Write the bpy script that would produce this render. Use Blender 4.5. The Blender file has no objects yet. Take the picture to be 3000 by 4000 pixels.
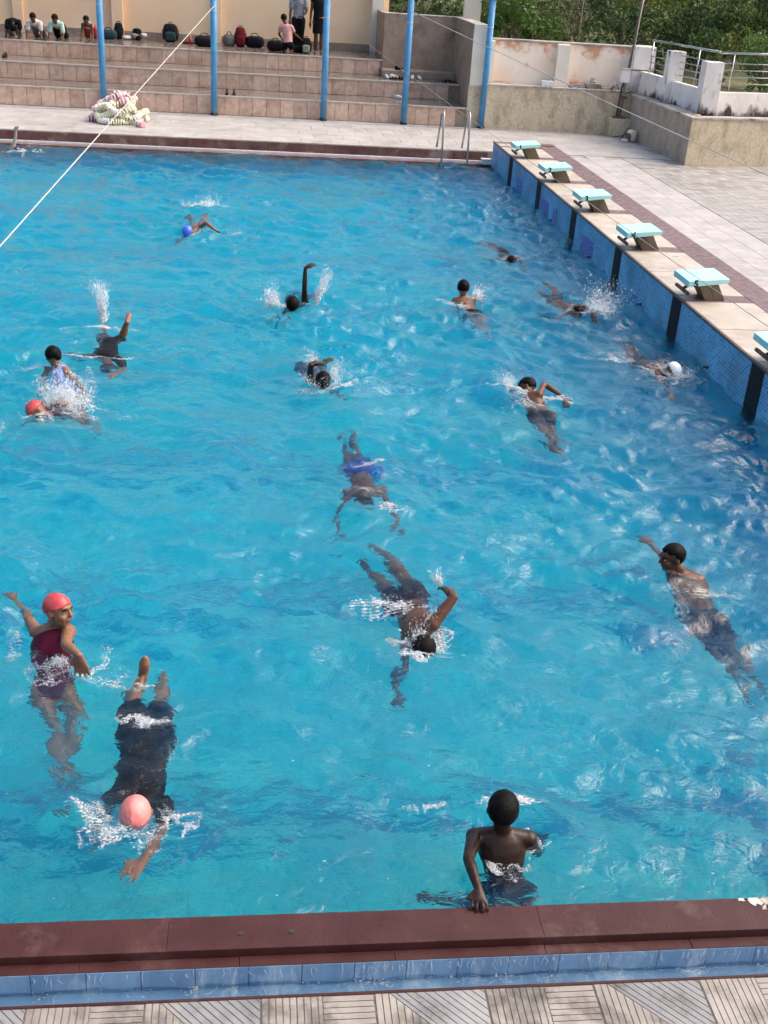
import bpy, bmesh, math, random
import numpy as np
from mathutils import Vector, Matrix

sc = bpy.context.scene
R_ = math.radians
rng = np.random.default_rng(7)
random.seed(7)

# ------------------------------------------------------------------ camera
cam_d = bpy.data.cameras.new('camera')
cam = bpy.data.objects.new('camera', cam_d)
sc.collection.objects.link(cam)
rt, up, fw = (Vector((0.99292, -0.10255, 0.05995)), Vector((-0.00747, 0.44976, 0.89312)), Vector((0.11855, 0.88724, -0.44581)))
cam.matrix_world = Matrix(((rt.x, up.x, -fw.x, -4.7732), (rt.y, up.y, -fw.y, -3.5893), (rt.z, up.z, -fw.z, 3.7630), (0, 0, 0, 1)))
cam_d.sensor_fit = 'VERTICAL'
cam_d.sensor_height = 24.0
cam_d.lens = 26.472
cam_d.clip_start = 0.05
cam_d.clip_end = 2000
sc.camera = cam

# ------------------------------------------------------------------ sky, sun, exposure
SUN_EL, SUN_AZ = R_(48), R_(86)          # azimuth measured from +Y towards +X
world = bpy.data.worlds.new('World')
sc.world = world
world.use_nodes = True
wn = world.node_tree
wn.nodes.clear()
sky_n = wn.nodes.new('ShaderNodeTexSky')
sky_n.sky_type = 'NISHITA'
sky_n.sun_disc = False
sky_n.sun_elevation = SUN_EL
sky_n.sun_rotation = SUN_AZ
sky_n.air_density = 1.0
sky_n.dust_density = 6.0
sky_n.ozone_density = 1.0
bg = wn.nodes.new('ShaderNodeBackground')
bg.inputs['Strength'].default_value = 0.15
wo = wn.nodes.new('ShaderNodeOutputWorld')
wn.links.new(sky_n.outputs[0], bg.inputs['Color'])
wn.links.new(bg.outputs[0], wo.inputs['Surface'])

sun_d = bpy.data.lights.new('sun', 'SUN')
sun_d.energy = 0.8
sun_d.angle = R_(60)
sun_d.color = (1.0, 0.90, 0.77)
sun = bpy.data.objects.new('sun', sun_d)
sc.collection.objects.link(sun)
sdir = Vector((math.sin(SUN_AZ) * math.cos(SUN_EL), math.cos(SUN_AZ) * math.cos(SUN_EL), math.sin(SUN_EL)))
sun.rotation_euler = sdir.to_track_quat('Z', 'Y').to_euler()
sun.location = (0, 0, 30)

sc.view_settings.view_transform = 'Standard'
sc.view_settings.look = 'None'
sc.view_settings.exposure = 1.0
sc.view_settings.gamma = 1.0
sc.view_settings.use_curve_mapping = False
cy = sc.cycles
cy.use_denoising = True
cy.use_adaptive_sampling = True
cy.adaptive_threshold = 0.045
cy.max_bounces = 12
cy.diffuse_bounces = 3
cy.glossy_bounces = 3
cy.transmission_bounces = 6
cy.volume_bounces = 5
cy.transparent_max_bounces = 12
cy.sample_clamp_indirect = 6.0
cy.caustics_refractive = True
cy.caustics_reflective = False

# ------------------------------------------------------------------ helpers
COL = sc.collection
MATS = {}

def tag(o, label=None, cat=None, group=None, kind=None):
    if label: o['label'] = label
    if cat: o['category'] = cat
    if group: o['group'] = group
    if kind: o['kind'] = kind
    return o

def empty(name, loc=(0, 0, 0), label=None, cat=None, group=None, kind=None):
    o = bpy.data.objects.new(name, None)
    o.location = loc
    o.empty_display_size = 0.1
    COL.objects.link(o)
    return tag(o, label, cat, group, kind)

def place(name, me, parent=None, loc=(0, 0, 0), rz=0.0, rot=None):
    """Link an object; loc is in WORLD coordinates, also when there is an (unrotated) parent."""
    o = bpy.data.objects.new(name, me)
    COL.objects.link(o)
    l = Vector(loc)
    if parent is not None:
        o.parent = parent
        p = parent
        while p is not None:
            l = l - p.location
            p = p.parent
    o.location = l
    o.rotation_euler = rot if rot else (0, 0, rz)
    return o

class MB:
    def __init__(s):
        s.v = []; s.f = []; s.mi = []
    def add(s, v, f, mi=0):
        b = len(s.v)
        s.v += [tuple(p) for p in v]
        s.f += [tuple(b + i for i in q) for q in f]
        s.mi += [mi] * len(f)
        return s
    def box(s, x0, x1, y0, y1, z0, z1, mi=0, ch=0.0):
        if ch <= 0:
            v = [(x0, y0, z0), (x1, y0, z0), (x1, y1, z0), (x0, y1, z0), (x0, y0, z1), (x1, y0, z1), (x1, y1, z1), (x0, y1, z1)]
            f = [(0, 3, 2, 1), (4, 5, 6, 7), (0, 1, 5, 4), (1, 2, 6, 5), (2, 3, 7, 6), (3, 0, 4, 7)]
            return s.add(v, f, mi)
        v = []
        for z, i in ((z0, ch), (z0 + ch, 0), (z1 - ch, 0), (z1, ch)):
            v += [(x0 + i, y0 + i, z), (x1 - i, y0 + i, z), (x1 - i, y1 - i, z), (x0 + i, y1 - i, z)]
        f = [(3, 2, 1, 0), (12, 13, 14, 15)]
        for k in range(3):
            for i in range(4):
                j = (i + 1) % 4
                f.append((k * 4 + i, k * 4 + j, k * 4 + 4 + j, k * 4 + 4 + i))
        return s.add(v, f, mi)
    def hexa(s, bot, top, mi=0):
        v = list(bot) + list(top)
        f = [(0, 3, 2, 1), (4, 5, 6, 7), (0, 1, 5, 4), (1, 2, 6, 5), (2, 3, 7, 6), (3, 0, 4, 7)]
        return s.add(v, f, mi)
    def prism(s, poly, z0, z1, mi=0):
        n = len(poly)
        v = [(x, y, z0) for x, y in poly] + [(x, y, z1) for x, y in poly]
        f = [tuple(range(n))[::-1], tuple(range(n, 2 * n))] + [(i, (i + 1) % n, n + (i + 1) % n, n + i) for i in range(n)]
        return s.add(v, f, mi)
    def loft(s, rings, n=12, mi=0):
        """rings: (centre, u, v, a, b) ellipses"""
        v = []; f = []
        for c, u, w, a, b in rings:
            for i in range(n):
                t = 2 * math.pi * i / n
                v.append(c + u * (a * math.cos(t)) + w * (b * math.sin(t)))
        m = len(rings)
        for k in range(m - 1):
            for i in range(n):
                j = (i + 1) % n
                f.append((k * n + i, k * n + j, (k + 1) * n + j, (k + 1) * n + i))
        v.append(rings[0][0]); v.append(rings[-1][0])
        for i in range(n):
            j = (i + 1) % n
            f.append((m * n, j, i)); f.append((m * n + 1, (m - 1) * n + i, (m - 1) * n + j))
        return s.add(v, f, mi)
    def tube(s, pts, rad, n=8, mi=0, round_=False):
        pts = [Vector(p) for p in pts]
        if not hasattr(rad, '__len__'): rad = [rad] * len(pts)
        rad = list(rad)
        if round_:
            d0 = (pts[0] - pts[1]).normalized(); d1 = (pts[-1] - pts[-2]).normalized()
            pts = [pts[0] + d0 * rad[0] * .9, pts[0] + d0 * rad[0] * .55] + pts + [pts[-1] + d1 * rad[-1] * .55, pts[-1] + d1 * rad[-1] * .9]
            rad = [rad[0] * .35, rad[0] * .8] + rad + [rad[-1] * .8, rad[-1] * .35]
        rings = []
        u = None
        for i, p in enumerate(pts):
            a = pts[max(i - 1, 0)]; b = pts[min(i + 1, len(pts) - 1)]
            d = (b - a).normalized()
            if u is None:
                h = Vector((0, 0, 1)) if abs(d.z) < .9 else Vector((1, 0, 0))
                u = d.cross(h).normalized()
            u = (u - d * u.dot(d)).normalized()
            rings.append((p, u, d.cross(u).normalized(), rad[i], rad[i]))
        return s.loft(rings, n, mi)
    def ell(s, c, ax, ay, az, nu=14, nv=9, mi=0):
        c = Vector(c); ax = Vector(ax); ay = Vector(ay); az = Vector(az)
        v = [c - az]; f = []
        for k in range(1, nv):
            ph = -math.pi / 2 + math.pi * k / nv
            for i in range(nu):
                t = 2 * math.pi * i / nu
                v.append(c + ax * (math.cos(ph) * math.cos(t)) + ay * (math.cos(ph) * math.sin(t)) + az * math.sin(ph))
        v.append(c + az)
        last = len(v) - 1
        for i in range(nu):
            j = (i + 1) % nu
            f.append((0, 1 + j, 1 + i))
            f.append((last, 1 + (nv - 2) * nu + i, 1 + (nv - 2) * nu + j))
        for k in range(nv - 2):
            for i in range(nu):
                j = (i + 1) % nu
                f.append((1 + k * nu + i, 1 + k * nu + j, 1 + (k + 1) * nu + j, 1 + (k + 1) * nu + i))
        return s.add(v, f, mi)
    def mesh(s, name, mats, smooth=False):
        me = bpy.data.meshes.new(name)
        me.from_pydata(s.v, [], s.f)
        if not isinstance(mats, (list, tuple)): mats = [mats]
        for m in mats: me.materials.append(m)
        if len(mats) > 1: me.polygons.foreach_set('material_index', s.mi)
        if smooth: me.polygons.foreach_set('use_smooth', [True] * len(me.polygons))
        me.update()
        return me
    def build(s, name, mats, parent=None, smooth=False, loc=None):
        """vertices are in world coordinates; origin goes to loc (default: centre of the base)"""
        if loc is None:
            a = np.array(s.v); loc = ((a[:, 0].min() + a[:, 0].max()) / 2, (a[:, 1].min() + a[:, 1].max()) / 2, a[:, 2].min())
        s.v = [(x - loc[0], y - loc[1], z - loc[2]) for x, y, z in s.v]
        return place(name, s.mesh(name, mats, smooth), parent, loc)

def remesh(mb, name, mats, voxel, parent, loc, smooth_it=4, fac=.5):
    """one continuous skin over the overlapping shapes in mb"""
    mb.v = [(x - loc[0], y - loc[1], z - loc[2]) for x, y, z in mb.v]
    me = mb.mesh(name, mats)
    o = bpy.data.objects.new(name, me)
    COL.objects.link(o)
    r = o.modifiers.new('r', 'REMESH'); r.mode = 'VOXEL'; r.voxel_size = voxel; r.use_smooth_shade = True
    if smooth_it:
        q = o.modifiers.new('s', 'SMOOTH'); q.factor = fac; q.iterations = smooth_it
    dg = bpy.context.evaluated_depsgraph_get()
    new = bpy.data.meshes.new_from_object(o.evaluated_get(dg))
    o.modifiers.clear()
    o.data = new
    new.name = name
    bpy.data.meshes.remove(me)
    if not new.materials:
        new.materials.append(mats if not isinstance(mats, (list, tuple)) else mats[0])
    l = Vector(loc)
    if parent is not None:
        o.parent = parent
        p = parent
        while p is not None:
            l = l - p.location; p = p.parent
    o.location = l
    return o

# ------------------------------------------------------------------ materials
def mat(name, base, var=None, vs=3.0, amt=1.0, rough=.6, bump=0.0, bs=40.0, rand=0.0, metal=0.0, stain=None, ss=1.2, st=(.55, .7), stretch=(1, 1, 1), spec=.5, coat=0.0, rvar=0.0, transl=None, zg=()):
    if name in MATS: return MATS[name]
    m = bpy.data.materials.new(name); m.use_nodes = True
    nt = m.node_tree; N = nt.nodes; Lk = nt.links
    bs_ = N['Principled BSDF']
    bs_.inputs['Roughness'].default_value = rough
    bs_.inputs['Metallic'].default_value = metal
    bs_.inputs['Specular IOR Level'].default_value = spec
    if coat: bs_.inputs['Coat Weight'].default_value = coat; bs_.inputs['Coat Roughness'].default_value = .12
    geo = N.new('ShaderNodeNewGeometry')
    mp = N.new('ShaderNodeMapping'); mp.inputs['Scale'].default_value = stretch
    Lk.new(geo.outputs['Position'], mp.inputs['Vector'])
    col = None
    rgb = N.new('ShaderNodeRGB'); rgb.outputs[0].default_value = (*base, 1)
    col = rgb.outputs[0]
    def noise(scale, detail=5, rough_=.6):
        n = N.new('ShaderNodeTexNoise'); n.inputs['Scale'].default_value = scale; n.inputs['Detail'].default_value = detail; n.inputs['Roughness'].default_value = rough_
        Lk.new(mp.outputs[0], n.inputs['Vector']); return n
    if var:
        n = noise(vs)
        rp = N.new('ShaderNodeMapRange'); rp.inputs[1].default_value = .36; rp.inputs[2].default_value = .64; rp.inputs[4].default_value = amt
        Lk.new(n.outputs[0], rp.inputs[0])
        mx = N.new('ShaderNodeMix'); mx.data_type = 'RGBA'
        Lk.new(rp.outputs[0], mx.inputs[0]); Lk.new(col, mx.inputs[6]); mx.inputs[7].default_value = (*var, 1)
        col = mx.outputs[2]
    if stain:
        n = noise(ss, 8, .68)
        src = n.outputs[0]
        for za, zb, wt in zg:
            sz_ = N.new('ShaderNodeSeparateXYZ'); Lk.new(geo.outputs['Position'], sz_.inputs[0])
            zr = N.new('ShaderNodeMapRange'); zr.inputs[1].default_value = za; zr.inputs[2].default_value = zb; zr.inputs[4].default_value = wt
            Lk.new(sz_.outputs[2], zr.inputs[0])
            ad_ = N.new('ShaderNodeMath'); ad_.operation = 'ADD'; Lk.new(src, ad_.inputs[0]); Lk.new(zr.outputs[0], ad_.inputs[1]); src = ad_.outputs[0]
        rp = N.new('ShaderNodeMapRange'); rp.inputs[1].default_value = st[0]; rp.inputs[2].default_value = st[1]
        Lk.new(src, rp.inputs[0])
        mx = N.new('ShaderNodeMix'); mx.data_type = 'RGBA'
        Lk.new(rp.outputs[0], mx.inputs[0]); Lk.new(col, mx.inputs[6]); mx.inputs[7].default_value = (*stain, 1)
        col = mx.outputs[2]
    if rand:
        oi = N.new('ShaderNodeObjectInfo')
        rp = N.new('ShaderNodeMapRange'); rp.inputs[3].default_value = 1 - rand; rp.inputs[4].default_value = 1 + rand
        Lk.new(oi.outputs['Random'], rp.inputs[0])
        hs = N.new('ShaderNodeHueSaturation')
        Lk.new(rp.outputs[0], hs.inputs['Value']); Lk.new(col, hs.inputs['Color'])
        col = hs.outputs[0]
    Lk.new(col, bs_.inputs['Base Color'])
    if rvar:
        n = noise(vs * 1.7)
        rp = N.new('ShaderNodeMapRange'); rp.inputs[1].default_value = .35; rp.inputs[2].default_value = .65; rp.inputs[3].default_value = max(.03, rough - rvar); rp.inputs[4].default_value = min(1, rough + rvar)
        Lk.new(n.outputs[0], rp.inputs[0]); Lk.new(rp.outputs[0], bs_.inputs['Roughness'])
    if bump:
        n = noise(bs, 4)
        b = N.new('ShaderNodeBump'); b.inputs['Strength'].default_value = min(1, bump); b.inputs['Distance'].default_value = .01
        Lk.new(n.outputs[0], b.inputs['Height']); Lk.new(b.outputs[0], bs_.inputs['Normal'])
    if transl:
        tr = N.new('ShaderNodeBsdfTranslucent'); Lk.new(col, tr.inputs['Color'])
        mxs = N.new('ShaderNodeMixShader'); mxs.inputs[0].default_value = transl
        Lk.new(bs_.outputs[0], mxs.inputs[1]); Lk.new(tr.outputs[0], mxs.inputs[2]); Lk.new(mxs.outputs[0], N['Material Output'].inputs['Surface'])
    MATS[name] = m
    return m

def brick_mat(name, c1, c2, mortar, axes, w, h, rough=.25, msize=.06, stain=None, off=.5):
    m = bpy.data.materials.new(name); m.use_nodes = True
    N = m.node_tree.nodes; Lk = m.node_tree.links
    b = N['Principled BSDF']; b.inputs['Roughness'].default_value = rough
    geo = N.new('ShaderNodeNewGeometry'); sp = N.new('ShaderNodeSeparateXYZ'); cb = N.new('ShaderNodeCombineXYZ')
    Lk.new(geo.outputs['Position'], sp.inputs[0])
    Lk.new(sp.outputs[axes[0]], cb.inputs[0]); Lk.new(sp.outputs[axes[1]], cb.inputs[1])
    t = N.new('ShaderNodeTexBrick')
    t.inputs['Scale'].default_value = 1.0; t.inputs['Brick Width'].default_value = w; t.inputs['Row Height'].default_value = h
    t.inputs['Mortar Size'].default_value = msize * h; t.inputs['Mortar Smooth'].default_value = .3; t.offset = off
    t.inputs['Color1'].default_value = (*c1, 1); t.inputs['Color2'].default_value = (*c2, 1); t.inputs['Mortar'].default_value = (*mortar, 1)
    Lk.new(cb.outputs[0], t.inputs['Vector'])
    col = t.outputs['Color']
    n = N.new('ShaderNodeTexNoise'); n.inputs['Scale'].default_value = 2.2; n.inputs['Detail'].default_value = 7
    Lk.new(geo.outputs['Position'], n.inputs['Vector'])
    mr = N.new('ShaderNodeMapRange'); mr.inputs[1].default_value = .3; mr.inputs[2].default_value = .7; mr.inputs[3].default_value = .7; mr.inputs[4].default_value = 1.3
    Lk.new(n.outputs[0], mr.inputs[0])
    hs = N.new('ShaderNodeHueSaturation'); Lk.new(mr.outputs[0], hs.inputs['Value']); Lk.new(col, hs.inputs['Color'])
    Lk.new(hs.outputs[0], b.inputs['Base Color'])
    bp = N.new('ShaderNodeBump'); bp.inputs['Strength'].default_value = .5; bp.inputs['Distance'].default_value = .004; bp.invert = True
    Lk.new(t.outputs['Fac'], bp.inputs['Height']); Lk.new(bp.outputs[0], b.inputs['Normal'])
    MATS[name] = m
    return m

MAROON = mat('maroon_stone', (.046, .0125, .012), (.064, .021, .0195), 5, .9, .5, .25, 90, .06, stain=(.11, .058, .053), ss=3.4, st=(.57, .74), rvar=.15, spec=.3)
MAROON_OLD = mat('maroon_stone_weathered', (.125, .04, .035), (.20, .11, .09), 4, 1, .5, .4, 60, .15, stain=(.33, .25, .20), ss=2.6, st=(.54, .66))
MAROON_FLOOR = mat('maroon_granite', (.135, .075, .070), (.185, .11, .10), 8, .8, .45, .1, 120, .08, rvar=.15)
CREAM = mat('cream_deck_tile', (.44, .375, .30), (.52, .46, .385), 2.5, 1, .42, .05, 80, .06, stain=(.33, .255, .185), ss=1.7, st=(.50, .72), rvar=.15)
PALE = mat('pale_deck_tile', (.385, .36, .335), (.46, .435, .41), 3, 1, .55, .08, 60, .06, stain=(.30, .27, .245), ss=2.1, st=(.48, .70), spec=.35)
PALE_GREY = mat('grey_parquet_tile', (.27, .25, .225), (.38, .355, .33), 4, 1, .55, .1, 60, .22, stain=(.20, .18, .16), ss=2.6, st=(.48, .66), stretch=(1, 3.5, 1))
GROUT = mat('grey_grout', (.40, .36, .32), (.31, .28, .25), 4, 1, .8)
STRIP_W = mat('woodgrain_tile_light', (.33, .295, .255), (.235, .205, .172), 9, .9, .5, .1, 60, .12, stain=(.095, .083, .073), ss=4.5, st=(.50, .67), rvar=.1)
STRIP_G = mat('woodgrain_tile_grey', (.225, .222, .228), (.33, .318, .305), 10, .9, .5, .1, 60, .12, stain=(.095, .087, .082), ss=5, st=(.50, .67), rvar=.1)
GROOVE = mat('dark_tile_groove', (.17, .15, .135), (.24, .21, .19), 20, 1, .8)
RISER = mat('beige_granite_riser', (.60, .39, .285), (.70, .52, .39), 9, 1, .55, .1, 120, .12, stain=(.47, .27, .19), ss=3.0, st=(.48, .68))
TREAD = mat('polished_granite_tread', (.155, .125, .105), (.22, .18, .155), 9, 1, .2, .05, 20, .10, stain=(.11, .09, .075), ss=1.5, st=(.45, .65), rvar=.1)
NOSE = mat('pale_step_edge', (.60, .54, .47), (.50, .43, .37), 6, 1, .5)
PEACH = mat('peach_wall_paint', (.90, .62, .38), (.92, .70, .46), .8, 1, .8, .08, 20, 0, stain=(.82, .56, .37), ss=.7, st=(.5, .7))
CREAMP = mat('cream_painted_plaster', (.74, .67, .54), (.80, .75, .66), 2, 1, .8, .1, 30, 0, stain=(.30, .25, .20), ss=3.1, st=(.70, .80))
GRANITE = mat('speckled_granite_cladding', (.48, .39, .27), (.68, .58, .42), 42, 1, .65, .25, 60, 0, stain=(.37, .29, .19), ss=4.5, st=(.46, .66), stretch=(1, 1, .55), spec=.3)
GRANITE_D = mat('shaded_brown_granite', (.29, .21, .155), (.39, .295, .225), 30, 1, .55, .15, 60, 0, stain=(.20, .145, .11), ss=3, st=(.46, .68))  # shade inside the stand is worked into this darker brown
GRANITE_SHADE = mat('shaded_granite_cladding', (.33, .28, .225), (.45, .39, .32), 36, 1, .65, .2, 60, 0, stain=(.25, .21, .165), ss=4, st=(.46, .68), stretch=(1, 1, .55), spec=.3)  # same granite, with the side face's shade put into a greyer colour
PINKW = mat('peeling_pink_paint', (.90, .68, .52), (.92, .80, .66), 1.6, 1, .85, .2, 30, 0, stain=(.66, .34, .20), ss=2.2, st=(.57, .68), zg=((1.74, 2.06, .19), (1.30, 1.17, .10)))
DIRTYW = mat('mould_stained_whitewash', (.82, .78, .74), (.70, .65, .61), 3, 1, .85, .3, 30, 0, stain=(.06, .05, .045), ss=3.2, st=(.59, .73), stretch=(1, 1, .45), zg=((1.36, 1.13, .20), (2.0, 2.15, .12)))
COPEW = mat('worn_concrete_ledge', (.52, .46, .40), (.38, .33, .29), 5, 1, .8, .3, 40, .1, stain=(.12, .10, .085), ss=3, st=(.52, .66))
BLUEP = mat('sky_blue_gloss_paint', (.062, .26, .50), (.085, .31, .56), 5, 1, .4, .05, 20, 0, stain=(.17, .33, .46), ss=5, st=(.56, .68), spec=.4)
STEEL = mat('stainless_steel', (.52, .50, .48), (.38, .36, .34), 8, 1, .25, metal=1.0)
GALV = mat('weathered_galvanised_pipe', (.30, .28, .26), (.20, .17, .15), 9, 1, .55, .1, 60, metal=.3, stain=(.16, .085, .05), ss=6, st=(.55, .7))
RUBBER = mat('black_rubber', (.015, .015, .016), (.03, .028, .027), 20, 1, .6)
MINT = mat('mint_green_paint', (.40, .74, .70), (.46, .79, .75), 6, 1, .5, .06, 60, .04, stain=(.35, .58, .54), ss=5, st=(.56, .68), spec=.3)
WOODB = mat('weathered_brown_board', (.19, .14, .085), (.12, .085, .052), 7, 1, .75, .4, 50, .1, stretch=(1, 1, .3))
RUSTY = mat('rusty_brown_steel', (.075, .052, .038), (.13, .085, .055), 18, 1, .65, .3, 60)
INK = mat('black_paint', (.012, .012, .013), rough=.6)
ROPE = mat('white_rope_fibre', (.60, .56, .50), (.48, .44, .39), 40, 1, .9)
WIRE = mat('black_cable_sheath', (.02, .019, .018), rough=.6)
WHITEP = mat('white_plastic', (.74, .74, .74), (.62, .62, .62), 12, 1, .4)
GTILE = mat('blue_gutter_tile', (.15, .28, .45), (.23, .38, .55), 3.5, 1, .22, .15, 14, .05, stain=(.42, .54, .66), ss=4.5, st=(.54, .68), stretch=(1.6, 1, .5))
MOSAIC = brick_mat('blue_mosaic_wall_tile', (.04, .19, .40), (.11, .33, .57), (.24, .45, .62), (1, 2), .075, .034, .45, .16)
BLACKT = brick_mat('black_mosaic_tile', (.005, .006, .010), (.008, .009, .015), (.012, .014, .02), (1, 2), .05, .024, .6, .12)
BLACKT.node_tree.nodes['Principled BSDF'].inputs['Specular IOR Level'].default_value = .2
FLOORT = brick_mat('pale_blue_floor_tile', (.30, .58, .82), (.50, .76, .92), (.16, .42, .62), (0, 1), .30, .30, .4, .07, off=0)
LANET = mat('dark_blue_lane_tile', (.02, .06, .16), rough=.4)
FOAM = mat('white_foam', (.88, .91, .93), rough=.35, transl=.3)
_ft = FOAM.node_tree; _tp = _ft.nodes.new('ShaderNodeBsdfTransparent'); _mx = _ft.nodes.new('ShaderNodeMixShader'); _mx.inputs[0].default_value = .55
_src = _ft.nodes['Material Output'].inputs['Surface'].links[0].from_socket
_ft.links.new(_src, _mx.inputs[1]); _ft.links.new(_tp.outputs[0], _mx.inputs[2]); _ft.links.new(_mx.outputs[0], _ft.nodes['Material Output'].inputs['Surface'])
EARTH = mat('dry_grass_slope', (.09, .095, .03), (.20, .17, .065), .5, 1, .9, stain=(.035, .055, .016), ss=.8, st=(.42, .58))
SOIL = mat('dark_soil', (.07, .05, .035), (.11, .08, .055), 5, 1, .95)

# ================================================================== the pool
FL = -1.40                    # pool floor
XL = -13.9                    # left end, out of the picture
YF = 19.43                    # far edge
ZD = .20                      # deck round the far and right side
ZP = .463                     # top of the starting platform
floor = MB().box(XL - .2, .2, -.4, YF + .3, FL - .25, FL).build('pool_floor', FLOORT)
tag(floor, kind='structure')
for k in range(-3, 6):
    y = 8.435 + 2.3 * k
    if y > .3:
        MB().box(XL + .5, -1.6, y - .13, y + .13, FL, FL + .004).build('lane_line', LANET, floor)
        MB().box(-1.84, -1.58, y - .5, y + .5, FL + .004, FL + .007).build('lane_line_end', LANET, floor)

wall_r = MB().box(0, .12, -.6, YF, FL, ZP - .022).build('pool_wall', MOSAIC)
tag(wall_r, kind='structure')
for k in range(-1, 5):
    y = 8.435 + 2.3 * k
    MB().box(-.006, .02, y - .145, y + .145, FL, ZP - .024).build('lane_stripe', BLACKT, wall_r)
FLORAL = mat('purple_white_floral_mosaic', (.05, .045, .30), (.10, .12, .45), 14, 1, .4, stain=(.62, .62, .80), ss=38, st=(.56, .60))
for y0, y1, z0, z1 in ((16.55, 17.05, .03, .23), (14.0, 14.25, -.05, .26), (14.55, 15.15, -.02, .24), (11.85, 12.5, -.04, .24), (9.75, 9.95, -.05, .08)):
    MB().box(-.004, .01, y0, y1, z0, z1).build('floral_mosaic', FLORAL, wall_r)
MB().box(-.012, .016, -.6, YF + .01, ZP - .022, ZP + .002, ch=.004).build('edge_trim', RUSTY, wall_r)
for y in (7.275, 9.582, 11.921, 14.271):
    h = MB()
    for i in range(10):
        a, b = 2 * math.pi * i / 10, 2 * math.pi * (i + 1) / 10
        h.tube([(-.03 - .022 * math.cos(a), y + .022 * math.sin(a), .035), (-.03 - .022 * math.cos(b), y + .022 * math.sin(b), .035)], .006, 6)
    h.box(-.012, .004, y - .015, y + .015, .02, .05)
    h.build('rope_hook', RUBBER, wall_r, True)
MB().box(XL - .3, XL, -.4, YF + .3, FL, .01).build('pool_end_wall', MOSAIC)
tag(bpy.data.objects['pool_end_wall'], kind='structure')

# ---- near edge: overflow coping, gutter, deck
edge = MB().box(XL, 2.0, -.175, -.002, FL, -.03).build('pool_edge', MAROON)
tag(edge, kind='structure')
x = -7.4
lens_ = [1.35, .95, 1.6, 1.1, 1.45, .8]
i = 0
while x < -.6:
    l = lens_[i % len(lens_)]; i += 1
    dz = rng.uniform(-.0015, .0015)
    MB().box(x + .0005, x + l - .0005, -.182 + rng.uniform(-.001, .001), .0, -.045, .016 + dz * .5, ch=.0016).build('coping_slab', MAROON, edge)
    x += l
x = -7.4
while x < -.6:
    MB().box(x + .0005, x + .6495, -.236, -.183, -.09, -.026 + rng.uniform(-.001, .001), ch=.002).build('ledge_slab', MAROON, edge)
    x += .65
for px_ in (-4.795, -4.58):
    MB().tube([(px_, -.10, .0155), (px_, -.10, .0185)], [.012, .012], 12).build('drain_hole', RUBBER, edge)
# a worn, pale patch of broken coping
rr = np.random.default_rng(8)
for cx_, cy_, r0 in ((-2.40, -.030, .055), (-2.49, -.018, .030), (-2.33, -.060, .040), (-2.45, -.060, .018), (-2.55, -.010, .012), (-2.40, -.095, .014), (-2.25, -.035, .06)):
    poly = []
    for i in range(22):
        t = 2 * math.pi * i / 22; r1 = r0 * rr.uniform(.55, 1.15)
        poly.append((cx_ + r1 * 1.5 * math.cos(t), min(-.002, cy_ + r1 * math.sin(t))))
    MB().prism(poly, .0158, .0172).build('worn_patch', COPEW, edge)
gut = MB().box(XL, 2.0, -.322, -.237, -.24, -.155).build('gutter_bed', GTILE, edge)
x = -7.4
while x < -.6:
    MB().box(x + .0015, x + .2185, -.2375, -.232, -.155, -.03, ch=.0012).build('gutter_tile', GTILE, edge)
    x += .22
gw = []
gm = MB()
nx_ = 260
for i in range(nx_):
    xa = -7.4 + 6.8 * i / (nx_ - 1)
    z = -.122 + .006 * math.sin(xa * 9) + .004 * math.sin(xa * 23 + 1) + .003 * math.sin(xa * 41 + 2)
    gw.append((xa, z))
v_ = []
for xa, z in gw:
    v_ += [(xa, -.3195, z), (xa, -.28, z + .004 * math.sin(xa * 17)), (xa, -.2385, z + .003 * math.sin(xa * 29))]
f_ = []
for i in range(nx_ - 1):
    for j in range(2):
        f_.append((i * 3 + j, i * 3 + 3 + j, i * 3 + 4 + j, i * 3 + 1 + j))
gm.add(v_, f_)
# little streams of water running down the gutter tiles
fm = MB()
for i in range(130):
    xa = -5.9 + 3.6 * rng.random() ** .6
    z0, z1 = -.03 - .02 * rng.random(), -.06 - .065 * rng.random()
    fm.tube([(xa, -.2395, z0), (xa + rng.normal() * .006, -.2405, (z0 + z1) / 2), (xa + rng.normal() * .01, -.241, z1)], [.0006, .0008 + .0014 * rng.random(), .0006], 5)
    if rng.random() < .8:
        for _ in range(5): fm.ell((xa + rng.normal() * .02, -.245 - .05 * rng.random(), -.119), (.002 + .003 * rng.random(), 0, 0), (0, .002, 0), (0, 0, .002), 6, 4)
GW = bpy.data.materials.new('gutter_water'); GW.use_nodes = True
_n = GW.node_tree.nodes; _n.remove(_n['Principled BSDF'])
_g = _n.new('ShaderNodeBsdfGlass'); _g.inputs['IOR'].default_value = 1.33; _g.inputs['Roughness'].default_value = .0; _g.inputs['Color'].default_value = (.86, .94, .98, 1)
_nz = _n.new('ShaderNodeTexNoise'); _nz.inputs['Scale'].default_value = 26; _bp = _n.new('ShaderNodeBump'); _bp.inputs['Strength'].default_value = .3; _bp.inputs['Distance'].default_value = .006
GW.node_tree.links.new(_nz.outputs[0], _bp.inputs['Height']); GW.node_tree.links.new(_bp.outputs[0], _g.inputs['Normal'])
GW.node_tree.links.new(_g.outputs[0], _n['Material Output'].inputs['Surface'])
o = gm.build('gutter_water', GW, None, True); tag(o, kind='structure')
o = fm.build('trickling_water', FOAM, None, True); tag(o, 'thin white trickles running down the blue gutter tiles', 'water', kind='stuff')
MB().box(XL, 2.0, -.337, -.322, -.24, -.098, ch=.003).build('deck_nosing', MAROON, edge)

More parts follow.
